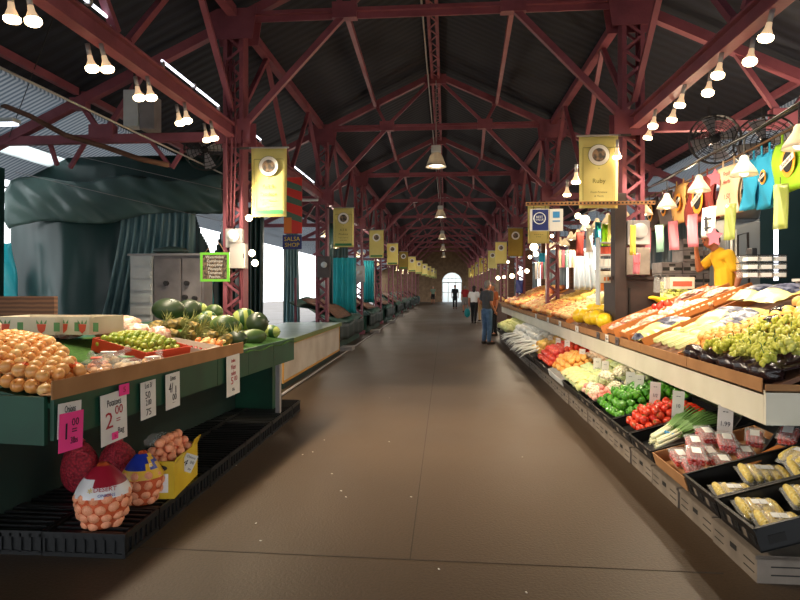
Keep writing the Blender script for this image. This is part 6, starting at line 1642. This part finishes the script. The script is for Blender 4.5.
def person(label, loc, rz, H=1.75, J=None, skin='skin', shirt='shirt_grey', pants='jeans', hair='hair_grey', vox=.014, shorts=False, face=True, female=False, fingers=False, longhair=False):
    """faces local -Y. joints in metres for a 1.75 figure"""
    t = thing('person', label, 'person', loc, rz=rz); s = H/1.75; t.scale = (s, s, s)
    j = dict(neck=(0, 0, 1.46), head=(0, -.02, 1.62), chest=(0, 0, 1.26), pel=(0, 0, .93),
             lsh=(.18, 0, 1.40), lel=(.23, .02, 1.12), lha=(.24, -.06, .86), rsh=(-.18, 0, 1.40), rel=(-.23, .02, 1.12), rha=(-.24, -.06, .86),
             lhip=(.09, 0, .9), lkn=(.10, -.01, .50), lan=(.11, .02, .09), rhip=(-.09, 0, .9), rkn=(-.10, -.01, .50), ran=(-.11, .02, .09))
    if J: j.update(J)
    V = {k: Vector(v) for k, v in j.items()}
    wr = {}
    segs = [(V['neck']-Vector((0,0,.04)), V['head']-Vector((0,0,.06)), .055, .05), (V['chest'], V['neck']-Vector((0,0,.1)), .15, .12, .72), (V['pel'], V['chest'], .145, .15, .72)]
    for a in 'lr':
        sh_, el, ha, hp, kn, an = (V[a+k] for k in ('sh', 'el', 'ha', 'hip', 'kn', 'an'))
        segs += [(sh_, el, .052, .04), (el, ha, .04, .026), (hp, kn, .085, .058), (kn, an, .056, .038), (an, an+Vector((0, -.14, -.05)), .042, .034)]
        d = (ha-el).normalized(); wr[a] = d
        side = d.cross(Vector((0, 1, 0))).normalized() if abs(d.y) < .9 else Vector((1, 0, 0))
        palm = ha+d*.05
        segs += [(ha, palm, .028, .032, .8)]
        fr_ = Vector((0, -1, 0)) if not fingers else Vector(j.get(a+'fan', (0, -1, 0)))
        for k in range(4):
            off = fr_*(.024-.016*k); ln = (.068, .078, .074, .058)[k]
            b0 = palm+off+d*.01; cv = Vector(j.get(a+'curl', (0.25 if a == 'r' else -.25, -.1, 0)))
            m_ = b0+d*ln*.55+cv*.02; e = m_+(d+cv*1.2).normalized()*ln*.5
            segs += [(b0, m_, .0095, .009), (m_, e, .009, .0075)]
        b0 = ha+d*.02+fr_*.02; m_ = b0+(d*.5+fr_).normalized()*.04; segs += [(b0, m_, .012, .010), (m_, m_+(d+fr_*.3).normalized()*.03, .010, .008)]
    h = V['head']; td = Vector(j.get('look', (0, -1, 0))).normalized(); R_ = td.to_track_quat('-Y', 'Z').to_matrix()
    def hp_(v): return h+R_@Vector(v)
    balls = [(h, .078, .098, .118, R_), (hp_((0, -.03, -.06)), .058, .068, .062, R_), (hp_((0, -.1, -.022)), .014, .022, .02, R_), (hp_((.08, 0, -.01)), .012, .022, .032, R_), (hp_((-.08, 0, -.01)), .012, .022, .032, R_), (hp_((0, -.088, .02)), .055, .02, .014, R_), (hp_((0, -.088, -.062)), .026, .016, .008, R_)]
    bd_ = fuse(capsules(segs, balls), 'body', skin, t, vox, 4)
    if face:
        for x in (-.032, .032):
            g = MB(); g.ball(hp_((x, -.092, .0)), .011, n=8); g.build('eye', 'ink', bd_, smooth=True)
        g = MB(); g.ball(hp_((0, -.099, -.062)), .022, .006, .006, 8, R=R_); g.build('mouth', 'print_red', bd_, smooth=True)
    hs = [(hp_((0, .02, .028)), .089, .1, .108, R_)]
    if longhair: hs.append((hp_((0, .06, -.08)), .08, .06, .14, R_))
    else: hs.append((hp_((0, .045, -.03)), .08, .07, .08, R_))
    fuse(capsules([], hs), 'hair', hair, t, .012, 3)
    # shirt
    segs = [(V['chest'], V['neck']-Vector((0,0,.085)), .168, .128, .74), (V['pel']+Vector((0,0,.04)), V['chest'], .16, .168, .76)]
    if female: segs += [(V['chest']+Vector((0, -.06, .0)), V['chest']+Vector((0, -.07, .01)), .1, .1)]
    for a in 'lr':
        sh_, el = V[a+'sh'], V[a+'el']; segs += [(V['neck']-Vector((0,0,.11)), sh_, .09, .072), (sh_, sh_.lerp(el, .62), .07, .064)]
    fuse(capsules(segs), 'shirt', shirt, t, vox, 5)
    segs = [(V['pel']+Vector((0,0,.02)), V['pel']-Vector((0,0,.05)), .158, .15, .8)]
    for a in 'lr':
        hp, kn, an = V[a+'hip'], V[a+'kn'], V[a+'an']
        segs.append((hp, kn, .1, .074))
        if not shorts: segs.append((kn, an+Vector((0,0,.01)), .072, .058))
    fuse(capsules(segs), 'trousers' if not shorts else 'shorts', pants, t, vox, 5)
    for a in 'lr':
        an = V[a+'an']; g = capsules([(Vector((an.x, an.y+.03, .045)), Vector((an.x, an.y-.16, .035)), .05, .038)]); 
        for i in range(len(g.v)): x, y, z = g.v[i]; g.v[i] = (x, y, max(0.0, z))
        g.build('shoe', 'shoe', t, smooth=True)
    return t
def floor_at(u, v): return at(u, v, Z=0)
p = floor_at(487, 344)
person('grey-haired man in dark t-shirt and blue jeans standing beside the right display', (p.x, p.y, 0), radians(125), 1.76,
       dict(lha=(.22, -.16, .98), lel=(.25, .03, 1.14), rel=(-.22, .03, 1.12), rha=(-.2, -.12, .9), head=(.0, -.03, 1.62), look=(0, -1, -.15)))
p = floor_at(474, 323)
person('woman in a white top and dark trousers walking with a bag in the aisle', (p.x, p.y, 0), radians(170), 1.66, dict(lkn=(.08, -.1, .5), lan=(.08, -.05, .09), rkn=(-.08, .05, .5), ran=(-.08, .16, .12)), shirt='shirt_white', pants='trousers_dark', hair='hair_dark', female=True, longhair=True, vox=.016)
q = (p.x-.3, p.y-.1, .45); g = MB(); g.ball((0,0,0), .13, .1, .2, 12, fn=lambda x, y, z: 1+.08*sin(9*x+z*5)); g.tube([(-.05, 0, .17), (0, 0, .36), (.05, 0, .17)], .012, 5)
tag(g.build('shopping_bag', 'tarp_cyan', smooth=True, loc=q), 'pale teal shopping bag carried by the woman in white', 'bag')
p = floor_at(480, 322)
person('person in a pale orange top just right of the woman in white', (p.x+.1, p.y+.6, 0), radians(200), 1.55, None, shirt='tote_cream', pants='khaki', hair='hair_dark', vox=.018)
p = floor_at(465, 312)
person('person in a red shirt and grey shorts walking away down the aisle', (p.x, p.y, 0), radians(185), 1.72, None, shirt='shirt_red', pants='shorts_grey', shorts=True, vox=.018)
p = floor_at(455, 309)
person('person dressed in black walking in the middle of the aisle near the far door', (p.x, p.y, 0), radians(5), 1.78, dict(lkn=(.08, -.12, .5), lan=(.08, -.16, .1), ran=(-.09, .14, .1)), shirt='shirt_black', pants='trousers_dark', hair='hair_dark', vox=.018)
p = floor_at(433, 304)
person('distant person in a grey-green shirt and dark shorts at the left of the aisle', (p.x, p.y, 0), radians(0), 1.74, None, shirt='shirt_green', pants='trousers_dark', shorts=True, vox=.02)
p = at(493, 300, Y=19)
person('person in an orange-brown top standing behind the grey-haired man', (p.x, p.y, 0), radians(-60), 1.72, None, shirt='shirt_orange', pants='trousers_dark', vox=.018)
# man in yellow: leans forward slightly, facing the aisle (-X)
p = at(724, 250, Y=7.75)
person('man in a yellow t-shirt behind the right display, hand raised to his mouth', (p.x+.02, p.y, PZ+.04), radians(-88), 1.74,
       dict(neck=(0, -.09, 1.45), head=(0, -.19, 1.60), chest=(0, .0, 1.24), lsh=(.17, -.05, 1.38), rsh=(-.17, -.05, 1.38),
            lel=(.22, .06, 1.12), lha=(.2, .0, .86), rel=(-.2, -.25, 1.2), rha=(-.09, -.33, 1.46), look=(0, -1, -.25), rfan=(1, 0, 0), rcurl=(0, .5, .1), lcurl=(0, -.3, 0)),
       skin='skin_tan', shirt='shirt_yellow', pants='khaki', hair='hair_dark', vox=.009, fingers=True)
# ============================================================ LIGHTS / WORLD
for i, (k, loc, e, col, r, ex) in enumerate(LIGHTS):
    ld = bpy.data.lights.new('lamp_or_fill_light', k); ld.energy = e; ld.color = col; ld.shadow_soft_size = r
    o = bpy.data.objects.new('lamp_or_fill_light', ld); COL.objects.link(o); o.location = loc
    if k == 'SPOT':
        ld.spot_size = radians(ex[0]); ld.spot_blend = .6
        if ex[1]: o.rotation_euler = (Vector(ex[1])-Vector(loc)).to_track_quat('-Z', 'Y').to_euler()
w = bpy.data.worlds.new('sky'); S.world = w; w.use_nodes = True
w.node_tree.nodes['Background'].inputs[0].default_value = (.93, .97, 1, 1); w.node_tree.nodes['Background'].inputs[1].default_value = 2.4
